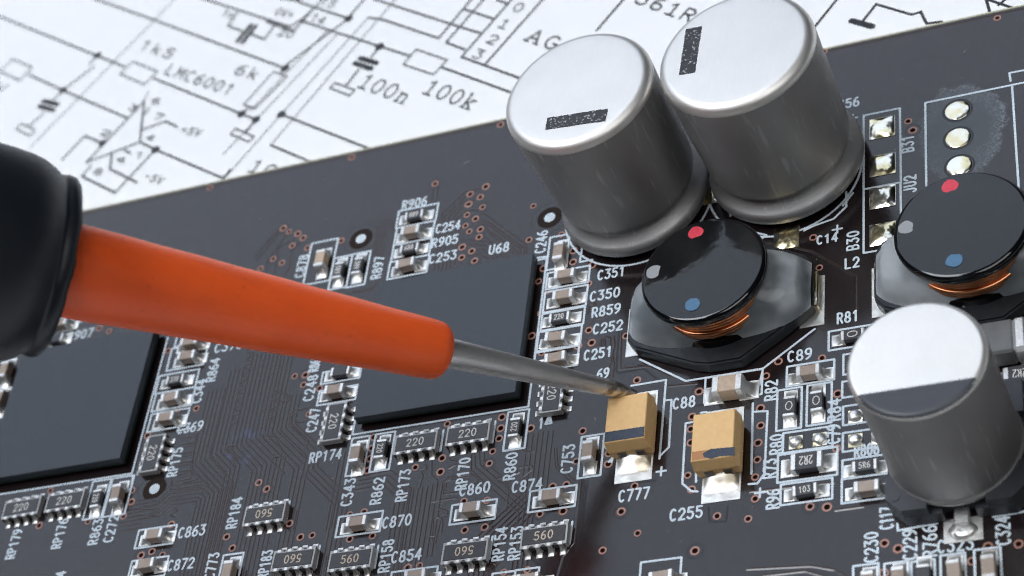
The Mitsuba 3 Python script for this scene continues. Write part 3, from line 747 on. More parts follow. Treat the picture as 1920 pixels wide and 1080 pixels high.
for pts in [
    [(-10.89, -8.21), (-10.89, -10.72), (2.47, -10.72), (2.47, 2.15), (1.63, 2.15)],
    [(-28.98, 1.43), (-28.98, -11.03), (-42.14, -11.03)],
    [(-3.74, -11.57), (-3.77, -13.28)],
    [(0.14, -11.51), (0.12, -13.24)],
    [(-3.74, -11.57), (-3.71, -13.25)],
    [(-14.92, -15.57), (-14.86, -17.3)],
    [(-11.81, -19.57), (-11.79, -21.29)],
    [(-7.28, -20.21), (-7.28, -21.9)],
    [(6.58, -20.39), (6.55, -22.03)],
    [(1.06, -20.69), (1.02, -22.37)],
    [(-19.02, -14.65), (-19.02, -14.66)],
    [(10.27, -8.29), (13.63, -10.69), (18.88, -10.68), (22.26, -8.17)],
    [(18.88, -10.68), (18.67, -11.94)],
    [(9.82, -10.37), (12.25, -10.34), (12.2, -16.51)],
    [(12.36, -12), (12.73, -12.03), (12.79, -15.74), (12.19, -16.34)],
    [(8.26, -14.83), (8.99, -15.85), (8.9, -16.24)],
    [(8.99, -15.85), (8.71, -16.21)],
    [(14.26, -14.05), (13.82, -14.07), (13.86, -18.66), (14.48, -19.32), (14.91, -19.42)],
    [(14.72, -17.74), (14.77, -18.69)],
    [(18.29, -13.3), (18.38, -18.66)],
    [(18.32, -13.97), (19.28, -14.09), (19.23, -18.79), (18.79, -19.44), (18.23, -19.4)],
    [(14.81, -13.43), (15.18, -13.43)],
    [(29.7, 2.25), (29.77, 9.76), (36.64, 9.77)],
    [(35.59, 10.17), (35.55, 10.93), (36.7, 10.9)],
    [(35.67, 9.6), (35.69, -0.02), (36.33, -0.04)],
    [(27.49, -23.63), (27.53, -24.09), (29.85, -23.92)],
    [(33.09, -23.96), (34.01, -23.92), (34.85, -23.87)],
    [(34.6, -15.85), (35.05, -16.47), (35.26, -16.99)],
    [(5.13, 2.56), (5.08, 1.23), (6.03, 1.22)],
    [(2.54, 2.32), (1.74, 2.37)],
    [(-29.38, -11.22), (-28.85, -11.21), (-28.71, -12.28), (-29.01, -12.62)],
    [(15.88, 3.88), (16.12, 2.86)],
    [(18.03, 0.89), (18.76, 0.51), (18.45, 0.28)],
    [(-25.92, -7.8), (-24.83, -7.76)],
    [(14.7, 5.65), (14.67, 6.23), (14.58, 6.8), (14.43, 7.37), (14.22, 7.91), (13.96, 8.43), (13.64, 8.91), (13.27, 9.36), (12.86, 9.77), (12.41, 10.14), (11.93, 10.46), (11.41, 10.72), (10.87, 10.93), (10.3, 11.08), (9.73, 11.17), (9.15, 11.2), (8.57, 11.17), (8, 11.08), (7.43, 10.93), (6.89, 10.72), (6.38, 10.46), (5.89, 10.14), (5.44, 9.77), (5.03, 9.36), (4.66, 8.91), (4.34, 8.43), (4.08, 7.91), (3.87, 7.37), (3.72, 6.8), (3.63, 6.23), (3.6, 5.65), (3.63, 5.07), (3.72, 4.5), (3.87, 3.93), (4.08, 3.39), (4.34, 2.88), (4.66, 2.39), (5.03, 1.94), (5.44, 1.53), (5.89, 1.16), (6.37, 0.84), (6.89, 0.58), (7.43, 0.37), (8, 0.22), (8.57, 0.13), (9.15, 0.1), (9.73, 0.13), (10.3, 0.22), (10.87, 0.37), (11.41, 0.58), (11.93, 0.84), (12.41, 1.16), (12.86, 1.53), (13.27, 1.94), (13.64, 2.39), (13.96, 2.87), (14.22, 3.39), (14.43, 3.93), (14.58, 4.5), (14.67, 5.07), (14.7, 5.65)],
    [(25.35, 5.75), (25.32, 6.32), (25.23, 6.89), (25.08, 7.45), (24.87, 7.99), (24.61, 8.5), (24.3, 8.98), (23.94, 9.43), (23.53, 9.84), (23.08, 10.2), (22.6, 10.51), (22.09, 10.77), (21.55, 10.98), (20.99, 11.13), (20.42, 11.22), (19.85, 11.25), (19.28, 11.22), (18.71, 11.13), (18.15, 10.98), (17.61, 10.77), (17.1, 10.51), (16.62, 10.2), (16.17, 9.84), (15.76, 9.43), (15.4, 8.98), (15.09, 8.5), (14.83, 7.99), (14.62, 7.45), (14.47, 6.89), (14.38, 6.32), (14.35, 5.75), (14.38, 5.18), (14.47, 4.61), (14.62, 4.05), (14.83, 3.51), (15.09, 3), (15.4, 2.52), (15.76, 2.07), (16.17, 1.66), (16.62, 1.3), (17.1, 0.99), (17.61, 0.73), (18.15, 0.52), (18.71, 0.37), (19.28, 0.28), (19.85, 0.25), (20.42, 0.28), (20.99, 0.37), (21.55, 0.52), (22.09, 0.73), (22.6, 0.99), (23.08, 1.3), (23.53, 1.66), (23.94, 2.07), (24.3, 2.52), (24.61, 3), (24.87, 3.51), (25.08, 4.05), (25.23, 4.61), (25.32, 5.18), (25.35, 5.75)],
    [(24.27, 3.03), (24.28, 1.72), (23.43, 0.86), (22.1, 0.57), (21.39, 0.3)],
    [(24.74, 2.82), (24.04, 1.87)],
    [(12.06, -17.51), (12.7, -17.51)],
    [(12.38, -17.83), (12.38, -17.19)],
    [(24.37, 9.7), (25.01, 9.7)],
    [(24.69, 9.38), (24.69, 10.02)],
    [(23.36, -0.11), (24, -0.11)],
    [(23.68, -0.43), (23.68, 0.21)],
    [(18.66, -20.14), (19.3, -20.14)],
    [(18.98, -20.46), (18.98, -19.82)],
]:
    silk('silkscreen_line', LineString(pts).buffer(SILK / 2, quad_segs=3))
for s, a, b, h in [
    ('R906', (-10.27, 9.83), (-8.22, 9.74), 0.84),
    ('C254', (-6.97, 6.67), (-5.03, 6.65), 0.84),
    ('R905', (-7.11, 5.34), (-5.02, 5.26), 0.84),
    ('C253', (-7.09, 3.84), (-4.94, 3.74), 0.84),
    ('U68', (-2.25, 3.59), (-0.72, 3.54), 0.84),
    ('C351', (6.6, -0.78), (8.56, -0.71), 0.84),
    ('C350', (6.19, -2.52), (8.33, -2.58), 0.84),
    ('R859', (6.44, -3.96), (8.49, -4.03), 0.84),
    ('C252', (6.67, -5.47), (8.77, -5.49), 0.84),
    ('C251', (6.2, -7.63), (8.17, -7.59), 0.84),
    ('69', (7.3, -9.44), (8.1, -9.35), 0.84),
    ('C88', (12.88, -12.84), (14.35, -12.8), 0.84),
    ('C89', (20.52, -10.48), (22.07, -10.51), 0.84),
    ('R81', (23.74, -8.07), (25.11, -8.06), 0.84),
    ('C56', (23.68, 10.82), (25.12, 10.79), 0.84),
    ('C14', (22.31, -1.14), (23.68, -1.12), 0.72),
    ('L2', (24.23, -3.63), (25.15, -3.65), 0.84),
    ('C777', (9.64, -19.43), (11.67, -19.37), 0.84),
    ('C255', (13.2, -21.36), (15.29, -21.32), 0.84),
    ('C860', (-1.78, -17.16), (0.35, -17.22), 0.84),
    ('C874', (2.04, -17.51), (4.13, -17.53), 0.84),
    ('C870', (-7.23, -18.91), (-5.15, -18.87), 0.84),
    ('C854', (-6.11, -21.72), (-3.98, -21.68), 0.84),
    ('RP174', (-14, -12.61), (-11.51, -12.58), 0.84),
    ('C863', (-23.54, -17.34), (-21.4, -17.3), 0.84),
    ('C872', (-23.79, -19.94), (-21.71, -19.93), 0.84),
    ('C369', (-25.84, -8.11), (-23.76, -8.1), 0.84),
    ('C370', (-24.31, -0.96), (-21.95, -1.04), 0.84),
    ('R907', (-38.71, 3), (-36.41, 2.97), 0.84),
    ('C271', (-38.9, 4.74), (-36.46, 4.71), 0.84),
    ('C323', (29.85, -25.95), (31.88, -25.97), 0.84),
    ('R808', (24.91, -18.51), (26.4, -18.5), 0.84),
    ('1', (3.42, -12.71), (3.69, -12.69), 0.84),
    ('^', (3.83, -12.46), (4.37, -12.44), 0.95),
    ('C878', (-17.79, 4.97), (-17.78, 7.1), 0.8),
    ('R897', (-10.99, 3.33), (-11.06, 5.43), 0.8),
    ('C246', (2.23, 2.81), (2.28, 4.81), 0.8),
    ('C248', (-14.69, -7.04), (-14.77, -4.83), 0.8),
    ('C247', (-13.93, -9.87), (-13.97, -7.9), 0.8),
    ('R861', (-14.78, -4.46), (-14.81, -3.08), 0.8),
    ('C343', (-9.92, -16.62), (-10, -14.46), 0.8),
    ('R862', (-7.7, -16.84), (-7.7, -14.75), 0.8),
    ('RP173', (-5.75, -16.9), (-5.78, -14.42), 0.8),
    ('RP170', (-1.33, -16.68), (-1.39, -14.2), 0.8),
    ('R860', (2.09, -16.45), (2.1, -14.36), 0.8),
    ('C753', (6.21, -16.56), (6.17, -14.4), 0.8),
    ('RP154', (2.02, -22.57), (2.04, -20.12), 0.8),
    ('RP153', (3.14, -22.66), (3.17, -20.22), 0.8),
    ('RP184', (-18.84, -17.12), (-18.92, -14.67), 0.8),
    ('RP183', (-15.37, -21.56), (-15.52, -19.4), 0.8),
    ('RP158', (-6.15, -22.32), (-6.21, -19.88), 0.8),
    ('C773', (-19.67, -20.99), (-19.84, -19), 0.8),
    ('RP175', (-25.03, -11.86), (-24.97, -9.43), 0.8),
    ('R864', (-23.69, -3.69), (-23.6, -1.62), 0.8),
    ('C344', (-24.38, -5.47), (-24.53, -3.41), 0.8),
    ('RP179', (-37.44, -16.99), (-37.64, -14.52), 0.8),
    ('RP176', (-33.5, -16.67), (-33.72, -14.21), 0.8),
    ('R863', (-30.38, -16.79), (-30.48, -14.69), 0.8),
    ('C272', (-29.08, -16.76), (-29.18, -14.6), 0.8),
    ('RP164', (-32.36, -21.45), (-32.63, -18.75), 0.8),
    ('B31', (28.88, 5.55), (28.93, 6.98), 0.8),
    ('JU2', (28.99, 1.9), (29.04, 3.38), 0.8),
    ('B30', (25.14, -2.14), (25.14, -0.58), 0.8),
    ('R82', (19.84, -13.28), (19.89, -11.77), 0.8),
    ('R80', (20.3, -17.45), (20.36, -16.02), 0.8),
    ('R73', (19.93, -19.16), (19.98, -17.79), 0.8),
    ('R96', (20.2, -21.42), (20.25, -20.08), 0.8),
    ('R84', (23.98, -15.59), (24.05, -13.99), 0.8),
    ('C79', (23.95, -17.27), (24.03, -15.9), 0.8),
    ('C117', (27.22, -23.86), (27.29, -22.4), 0.8),
    ('C230', (26.28, -25.99), (26.37, -24.01), 0.8),
    ('C229', (28.56, -26.13), (28.67, -24.16), 0.8),
    ('R766', (29.72, -26.11), (29.84, -24.06), 0.8),
    ('C324', (33.93, -25.9), (34.08, -24.06), 0.8),
]:
    if abs(b[0] - a[0]) > abs(b[1] - a[1]):
        y = (a[1] + b[1]) / 2
        a, b = (a[0], y), (b[0], y)
    else:
        x = (a[0] + b[0]) / 2
        a, b = (x, a[1]), (x, b[1])
    L = math.hypot(b[0] - a[0], b[1] - a[1])
    silk('silkscreen_lettering', lay(text_poly(s, L, h, 0.145, gap=0.26), a, b))


# ------------------------------------------------------------------ small surface-mounted parts
def fillet_mesh(L, w, h):
    """Solder climbing from the pad (at x = L) up an end face (at x = 0)."""
    prof = [(L * t, 0.03 + h * (1 - t) ** 2.2) for t in np.linspace(0, 1, 7)]
    v = []
    for x, z in prof:
        ww = w * (1 + 0.18 * x / L)
        v += [(x, -ww / 2 * 1.02, 0.0), (x, -ww / 2 * 0.86, z * 0.8), (x, 0, z), (x, ww / 2 * 0.86, z * 0.8), (x, ww / 2 * 1.02, 0.0)]
    f = []
    for i in range(6):
        for j in range(4):
            a = i * 5 + j
            f += [[a, a + 5, a + 6], [a, a + 6, a + 1]]
    return trimesh.Trimesh(np.array(v), np.array(f), process=False)


def pad_mesh(x0, x1, w, t=0.045):
    return rbox(x0, x1, -w / 2, w / 2, 0.0, t, 0.02)


LIB = {}


def chip_library(name, L, W, H, tl, pad_out, pad_w, body_m, resistor=False):
    lib = {}
    e = 0.0 if resistor else 0.03
    lib['body'] = shape(rbox(-L / 2 + tl * 0.6, L / 2 - tl * 0.6, -W / 2 + e, W / 2 - e, 0.05, H - (0.012 if resistor else 0.02), 0.04), body_m, 20)
    if resistor:
        lib['coat'] = shape(rbox(-L / 2 + tl * 1.1, L / 2 - tl * 1.1, -W / 2 + 0.02, W / 2 - 0.02, H - 0.03, H + 0.01, 0.01), 'm_resist', 20)
    t0 = rbox(-L / 2, -L / 2 + tl, -W / 2 - 0.005, W / 2 + 0.005, 0.03, H, 0.07)
    t1 = t0.copy()
    t1.apply_transform(trimesh.transformations.rotation_matrix(math.pi, [0, 0, 1]))
    lib['terminals'] = [shape(t0, 'm_tin', 25), shape(t1, 'm_tin', 25)]
    lib['pads'] = []
    for s in (-1, 1):
        m = pad_mesh(L / 2 - tl, pad_out, pad_w)
        if s < 0:
            m.apply_transform(trimesh.transformations.rotation_matrix(math.pi, [0, 0, 1]))
        lib['pads'].append(shape(m, 'm_solder', 25))
    lib['solder'] = []
    for s in (-1, 1):
        m = fillet_mesh((pad_out - L / 2) * 0.92, W * 0.82, H * 0.62)
        m.apply_translation([L / 2 - 0.01, 0, 0.03])
        if s < 0:
            m.apply_transform(trimesh.transformations.rotation_matrix(math.pi, [0, 0, 1]))
        lib['solder'].append(shape(m, 'm_solder', 50))
    lib['H'] = H
    LIB[name] = lib


chip_library('cap', 1.6, 0.82, 0.80, 0.36, 1.50, 0.95, 'm_ceramic')
chip_library('tancap', 1.65, 0.86, 0.85, 0.36, 1.50, 0.95, 'm_ceramic_tan')
chip_library('bigcap', 2.05, 1.28, 1.20, 0.50, 1.85, 1.45, 'm_ceramic_tan')
chip_library('res', 1.6, 0.82, 0.45, 0.30, 1.45, 0.92, 'm_resist', True)
chip_library('bigres', 2.05, 1.25, 0.55, 0.40, 1.80, 1.35, 'm_resist', True)


def marking(parent, s, length, height, z, tw, m='m_mark', stroke=0.062, dx=0.0):
    p = shapely.affinity.translate(text_poly(s, length, height, stroke), -length / 2 + dx, -height / 2)
    put(parent + '__marking', shape(extrude(p, z, z + 0.008), m), tw)


def place(x, y, rot):
    return T().translate([x * S, y * S, 0]).rotate([0, 0, 1], rot)


def chip(kind, pos, rot, label, text=None, group=None):
    lib = LIB[kind]
    res = 'res' in kind
    key = thing('chip_resistor' if res else 'chip_capacitor', label, 'resistor' if res else 'capacitor', group)
    jr, jx, jy = rng.normal(0, 1.8), rng.normal(0, 0.035), rng.normal(0, 0.035)
    tw = place(pos[0] + jx, pos[1] + jy, rot + jr)
    put(key + '__body', lib['body'], tw)
    if res:
        put(key + '__coat', lib['coat'], tw)
    put(key + '__terminal', lib['terminals'][0], tw)
    put(key + '__terminal_001', lib['terminals'][1], tw)
    if text:
        big = kind == 'bigres'
        marking(key, text, 0.80 if big else 0.68, 0.62 if big else 0.44, lib['H'] + 0.012, tw, stroke=0.075 if big else 0.06)
    tp = place(pos[0], pos[1], rot)
    for i in (0, 1):
        k = numbered(B + '__solder_pad')
        put(k, lib['pads'][i], tp)
        put(k + '__solder', lib['solder'][i], tw)
    return key


def array_shapes():
    """A four-fold resistor array: scalloped ceramic block, dark coat, eight tin terminals."""
    L, W, H = 3.2, 1.6, 0.55
    poly = shapely.box(-L / 2, -W / 2, L / 2, W / 2)
    for x in (-0.8, 0.0, 0.8):
        for s in (-1, 1):
            poly = poly.difference(Point(x, s * W / 2 + s * 0.02).buffer(0.17, quad_segs=4))
    body = extrude(poly, 0.06, H)
    coat = rbox(-L / 2 + 0.12, L / 2 - 0.12, -W / 2 + 0.22, W / 2 - 0.22, H - 0.01, H + 0.035, 0.02)
    skirt = rbox(-L / 2 + 0.03, L / 2 - 0.14, -W / 2 - 0.004, W / 2 + 0.004, 0.10, H - 0.05, 0.02)
    term, sold = [], []
    for s in (-1, 1):
        for x in (-1.2, -0.4, 0.4, 1.2):
            t = rbox(x - 0.17, x + 0.17, W / 2 - 0.24, W / 2 + 0.07, 0.04, H + 0.025, 0.05)
            f = fillet_mesh(0.42, 0.34, 0.42)
            f.apply_transform(trimesh.transformations.rotation_matrix(math.pi / 2, [0, 0, 1]))
            f.apply_translation([x, W / 2 + 0.05, 0.02])
            p = rbox(x - 0.21, x + 0.21, W / 2 - 0.15, W / 2 + 0.52, 0.0, 0.04, 0.015)
            for m in (t, f, p):
                if s < 0:
                    m.apply_transform(trimesh.transformations.rotation_matrix(math.pi, [0, 0, 1]))
            term.append(shape(t, 'm_tin', 25))
            sold.append((shape(p, 'm_solder', 25), shape(f, 'm_solder', 50)))
    return shape(body, 'm_alumina', 20), shape(coat, 'm_resist', 20), shape(skirt, 'm_resist', 20), term, sold


ARR = array_shapes()


def resistor_array(pos, rot, label, text, m='m_mark', half=False):
    key = thing('resistor_array', label, 'resistor array')
    tw = place(pos[0], pos[1], rot + rng.normal(0, 0.7))
    put(key + '__body', ARR[0], tw)
    put(key + '__coat', ARR[1], tw)
    put(key + '__skirt', ARR[2], tw)
    for i, t in enumerate(ARR[3]):
        put(numbered(key + '__terminal'), t, tw)
    for p, f in ARR[4]:
        k = numbered(B + '__solder_pad')
        put(k, p, tw)
        put(k + '__solder', f, tw)
    marking(key, text, 1.25, 0.62, 0.592, tw, m, 0.085)


for a in [
    ('cap', (-8.92, -18.5), 0, 'brown ceramic chip capacitor with tin ends beside board label C870', None, None),
    ('cap', (-12.67, -6.94), 0, 'brown ceramic chip capacitor with tin ends above board label RP174, beside C248', None, None),
    ('cap', (-9.95, -12.85), 90, 'brown ceramic chip capacitor with tin ends standing upright above board label C343', None, None),
    ('res', (-8.19, -12.65), 270, 'small black chip resistor marked 220 above board label R862', '220', None),
    ('cap', (-18.29, -21.02), 90, 'brown ceramic chip capacitor with tin ends at the bottom edge beside board label C773', None, None),
    ('cap', (-3.74, -23.31), 0, 'brown ceramic chip capacitor with tin ends at the bottom edge under board label C854', None, None),
    ('cap', (-0.44, -18.69), 0, 'brown ceramic chip capacitor with tin ends under board label C860', None, None),
    ('cap', (5.1, -18.55), 0, 'brown ceramic chip capacitor with tin ends under board label C874', None, None),
    ('cap', (7.45, -15.54), 90, 'brown ceramic chip capacitor with tin ends beside board label C753, left of a yellow capacitor', None, None),
    ('res', (1.84, -12.59), 90, 'small black chip resistor marked 220 above board label R860', '220', None),
    ('cap', (-26.28, -1.32), 0, 'brown ceramic chip capacitor with tin ends beside board label C370, below the orange sleeve', None, None),
    ('cap', (-26.33, 0.02), 0, 'brown ceramic chip capacitor with tin ends half hidden under the orange sleeve above C370', None, None),
    ('res', (-26.99, -3.21), 0, 'small black chip resistor marked 220 beside board label R864', '220', None),
    ('cap', (-26.82, -5.07), 0, 'brown ceramic chip capacitor with tin ends beside board label C344', None, None),
    ('cap', (-26.72, -6.89), 0, 'brown ceramic chip capacitor with tin ends above board label C369', None, None),
    ('cap', (-29.41, -13.11), 90, 'brown ceramic chip capacitor with tin ends above board label C272', None, None),
    ('res', (-31.33, -13.1), 270, 'small black chip resistor marked 220 above board label R863', '220', None),
    ('cap', (-25.23, -17.1), 0, 'brown ceramic chip capacitor with tin ends beside board label C863', None, None),
    ('cap', (-25.28, -19.55), 0, 'brown ceramic chip capacitor with tin ends beside board label C872', None, None),
    ('cap', (-39.54, 4.54), 0, 'brown ceramic chip capacitor with tin ends next to the black handle, above R907', None, None),
    ('res', (-39.7, 3.24), 0, 'small black chip resistor beside board label R907 and the black handle', None, None),
    ('cap', (-43.66, 0.73), 90, 'brown ceramic chip capacitor with tin ends at the left edge under the black handle', None, None),
    ('cap', (-43.26, -2.2), 90, 'brown ceramic chip capacitor with tin ends cut by the left edge, lower of two', None, None),
    ('tancap', (-16.19, 5.83), 90, 'tan ceramic chip capacitor beside board label C878', None, None),
    ('res', (-14.58, 4.58), 90, 'small black chip resistor marked 680 between C878 and another resistor', '680', None),
    ('res', (-13, 4.64), 90, 'small black chip resistor marked 680 left of board label R897', '680', None),
    ('res', (-8.83, 8.65), 180, 'small black chip resistor marked 688 upside down under board label R906', '688', None),
    ('cap', (-8.73, 6.87), 0, 'brown ceramic chip capacitor with tin ends left of board label C254', None, None),
    ('res', (-8.78, 5.38), 0, 'small black chip resistor marked 688 left of board label R905', '688', None),
    ('cap', (-8.66, 3.67), 0, 'brown ceramic chip capacitor with tin ends left of board label C253', None, None),
    ('cap', (3.63, 2.1), 90, 'brown ceramic chip capacitor with tin ends standing upright beside board label C246', None, None),
    ('cap', (4.3, -0.19), 0, 'brown ceramic chip capacitor with tin ends left of board label C351', None, None),
    ('cap', (4.39, -2.09), 0, 'brown ceramic chip capacitor with tin ends left of board label C350', None, None),
    ('res', (4.24, -3.73), 0, 'small black chip resistor marked 220 left of board label R859', '220', None),
    ('cap', (4.29, -5.62), 0, 'brown ceramic chip capacitor with tin ends left of board label C252', None, None),
    ('cap', (4.35, -7.4), 0, 'brown ceramic chip capacitor with tin ends left of board label C251, behind the steel tip', None, None),
    ('bigcap', (16.84, -12.25), 0, 'tan ceramic chip capacitor with broad tin ends between label C88 and black inductor', None, None),
    ('cap', (22.08, -11.92), 0, 'brown ceramic chip capacitor with tin ends under board label C89', None, None),
    ('res', (24.84, -9.42), 0, 'small black chip resistor marked 0 under board label R81', '0', None),
    ('res', (20.79, -14.22), 90, 'small black chip resistor marked 0 beside board label R82', '0', None),
    ('res', (22.61, -14.15), 90, 'small black chip resistor marked 0 left of board label R84', '0', None),
    ('bigres', (22.07, -18.66), 180, 'large black chip resistor marked 2R2 beside board label R73', '2R2', None),
    ('res', (21.95, -20.64), 0, 'small black chip resistor marked 103 beside board label R96', '103', None),
    ('res', (25.73, -19.48), 0, 'small black chip resistor marked 5R6 left of the small can', '5R6', None),
    ('cap', (25.83, -21.14), 0, 'tan and brown ceramic chip capacitor under the 5R6 resistor', None, None),
    ('cap', (25.87, -27.81), 90, 'brown ceramic chip capacitor with tin ends at the bottom edge under board label C230', None, None),
    ('cap', (27.66, -27.76), 90, 'brown ceramic chip capacitor with tin ends at the bottom edge under board label C229', None, None),
    ('res', (29.04, -27.5), 90, 'small black chip resistor at the bottom edge under board label R766', None, None),
    ('cap', (30.83, -27.73), 90, 'brown ceramic chip capacitor with tin ends at the bottom edge under board label C323', None, None),
    ('cap', (32.81, -27.65), 90, 'brown ceramic chip capacitor with tin ends at the bottom edge under board label C324', None, None),
    ('bigres', (35.17, -14.54), 180, 'large black chip resistor marked 2R2 at the right edge', '2R2', None),
    ('cap', (13.1, -25.65), 0, 'brown ceramic chip capacitor with tin ends cut by the bottom edge below label C777', None, None),
    ('cap', (2.74, -24.69), 0, 'brown ceramic chip capacitor with tin ends cut by the bottom edge under RP154', None, None),
    ('cap', (4.25, -24.63), 0, 'brown ceramic chip capacitor with tin ends cut by the bottom edge under RP153', None, None),
    ('res', (-12.66, -5.19), 0, 'small black chip resistor half hidden under the orange sleeve above C248', None, None),
]:
    chip(*a)
for a in [
    ((-12.28, -9.72), 270, 'black resistor array with eight tin terminals, marked 220, above board label RP174', '220', 'm_mark'),
    ((-5.47, -12.61), 0, 'black resistor array with eight tin terminals, marked 220, above board label RP173', '220', 'm_mark'),
    ((-1.55, -12.55), 0, 'black resistor array with eight tin terminals, marked 220, above board label RP170', '220', 'm_mark'),
    ((-16.42, -16.68), 180, 'black resistor array with eight tin terminals, marked 560 upside down, beside RP184', '560', 'm_mark_tan'),
    ((-13.36, -20.7), 180, 'black resistor array with eight tin terminals, marked 560 upside down, beside RP183', '560', 'm_mark_tan'),
    ((-8.94, -21.31), 0, 'black resistor array with eight tin terminals, marked 560, beside RP158', '560', 'm_mark_tan'),
    ((-0.54, -21.88), 180, 'black resistor array with eight tin terminals, marked 560 upside down, beside RP154', '560', 'm_mark_tan'),
    ((4.95, -21.49), 0, 'black resistor array with eight tin terminals, marked 560, beside RP153', '560', 'm_mark_tan'),
    ((-27.2, -9.89), 270, 'black resistor array with eight tin terminals, marked 220, beside board label RP175', '220', 'm_mark'),
    ((-33.99, -12.92), 0, 'black resistor array with eight tin terminals, marked 220, above board label RP176', '220', 'm_mark'),
    ((-37.8, -12.94), 0, 'black resistor array with eight tin terminals, marked 220, above board label RP179', '220', 'm_mark'),
    ((4.37, -10.26), 270, 'black resistor array with eight tin terminals, half hidden behind the steel tip', '220', 'm_mark'),
]:
    resistor_array(*a)

# bare solder blobs on empty pads
blob = trimesh.creation.icosphere(subdivisions=3, radius=1.0)
bv = np.array(blob.vertices)
for i, (x, y) in enumerate([(21.19, -16.8), (22.72, -16.83), (24.95, -15.52), (24.96, -17.3), (26.33, -15.5), (26.4, -17.33)]):
    k = add(B, 'bare_pad', rbox(x - 0.46, x + 0.46, y - 0.50, y + 0.50, 0, 0.04, 0.02), 'm_gold', 25)
    v = bv * [0.46, 0.42, 0.34] * (1 + 0.30 * (meshkit.fbm(bv * 1.3 + i * 9, 3) - 0.5))[:, None] + [x, y, 0.05]
    put(k + '__solder', shape(trimesh.Trimesh(v, blob.faces, process=False), 'm_solder', True))
# square tinned pads of the jumper row
for x, y in [(26.78, 8.25), (26.78, 4.82), (26.76, 1.95), (26.75, -1.25), (20.18, -0.09), (14.26, 5.26)]:
    g = np.linspace(-1, 1, 13)
    X, Y = np.meshgrid(g, g)
    h = 0.05 + 0.16 * (1 - np.abs(X) ** 3) * (1 - np.abs(Y) ** 3) * (0.7 + 0.6 * meshkit.fbm(np.stack([X * 1.2 + x, Y * 1.2 + y, X * 0], -1), 3))
    v = np.stack([x + 0.86 * X, y + 0.92 * Y, h], -1).reshape(-1, 3)
    idx = np.arange(169).reshape(13, 13)
    f = np.concatenate([np.stack([idx[:-1, :-1], idx[:-1, 1:], idx[1:, 1:]], -1).reshape(-1, 3), np.stack([idx[:-1, :-1], idx[1:, 1:], idx[1:, :-1]], -1).reshape(-1, 3)])
    k = add(B, 'jumper_pad', rbox(x - 0.9, x + 0.9, y - 0.95, y + 0.95, 0, 0.05, 0.02), 'm_gold', 25)
    put(k + '__solder', shape(trimesh.Trimesh(v, f, process=False), 'm_gold', True))
# round tinned holes
for i, (x, y) in enumerate([(31.95, 8.45), (31.92, 5.93), (31.93, 3.43)]):
    v = bv[:, :] * [0.86, 0.86, 0.10] * (1 + 0.05 * (meshkit.fbm(bv * 2 + i * 5, 3) - 0.5))[:, None] + [x, y, 0.02]
    k = put(numbered(B + '__tinned_hole'), shape(trimesh.Trimesh(v, blob.faces, process=False), 'm_gold', True))
    put(k + '__ring', shape(extrude(Point(x, y).buffer(1.04).difference(Point(x, y).buffer(0.9)), 0.001, 0.004), 'm_gap'))

# ------------------------------------------------------------------ memory chips
def memory_chip(x0, x1, y0, y1, label):
    key = thing('memory_chip', label, 'chip')
    add(key, 'mold', rbox(x0, x1, y0, y1, 0.42, 1.02, 0.035), 'm_mold', 20)
    add(key, 'substrate', rbox(x0 - 0.03, x1 + 0.03, y0 - 0.03, y1 + 0.03, 0.26, 0.417, 0.02), 'm_substrate', 20)
    balls = []
    for x in np.arange(x0 + 0.6, x1 - 0.3, 0.8):
        balls += [(x, y0 + 0.5), (x, y1 - 0.5)]
    for y in np.arange(y0 + 1.3, y1 - 1.0, 0.8):
        balls += [(x0 + 0.5, y), (x1 - 0.5, y)]
    ms = []
    for x, y in balls:
        m = trimesh.creation.icosphere(subdivisions=1, radius=0.19)
        m.apply_scale([1, 1, 0.8])
        m.apply_translation([x, y, 0.14])
        ms.append(m)
    k = add(key, 'solder_ball_row', trimesh.util.concatenate(ms), 'm_solder', True)
    labels[k] = {'kind': 'stuff'}
    return key


memory_chip(-10.42, 1.865, -10.1, 1.94, 'square black memory chip under board label U68, partly covered by the orange sleeve')
memory_chip(-41.9, -29.62, -10.25, 1.8, 'square black memory chip at the left edge under the black handle')


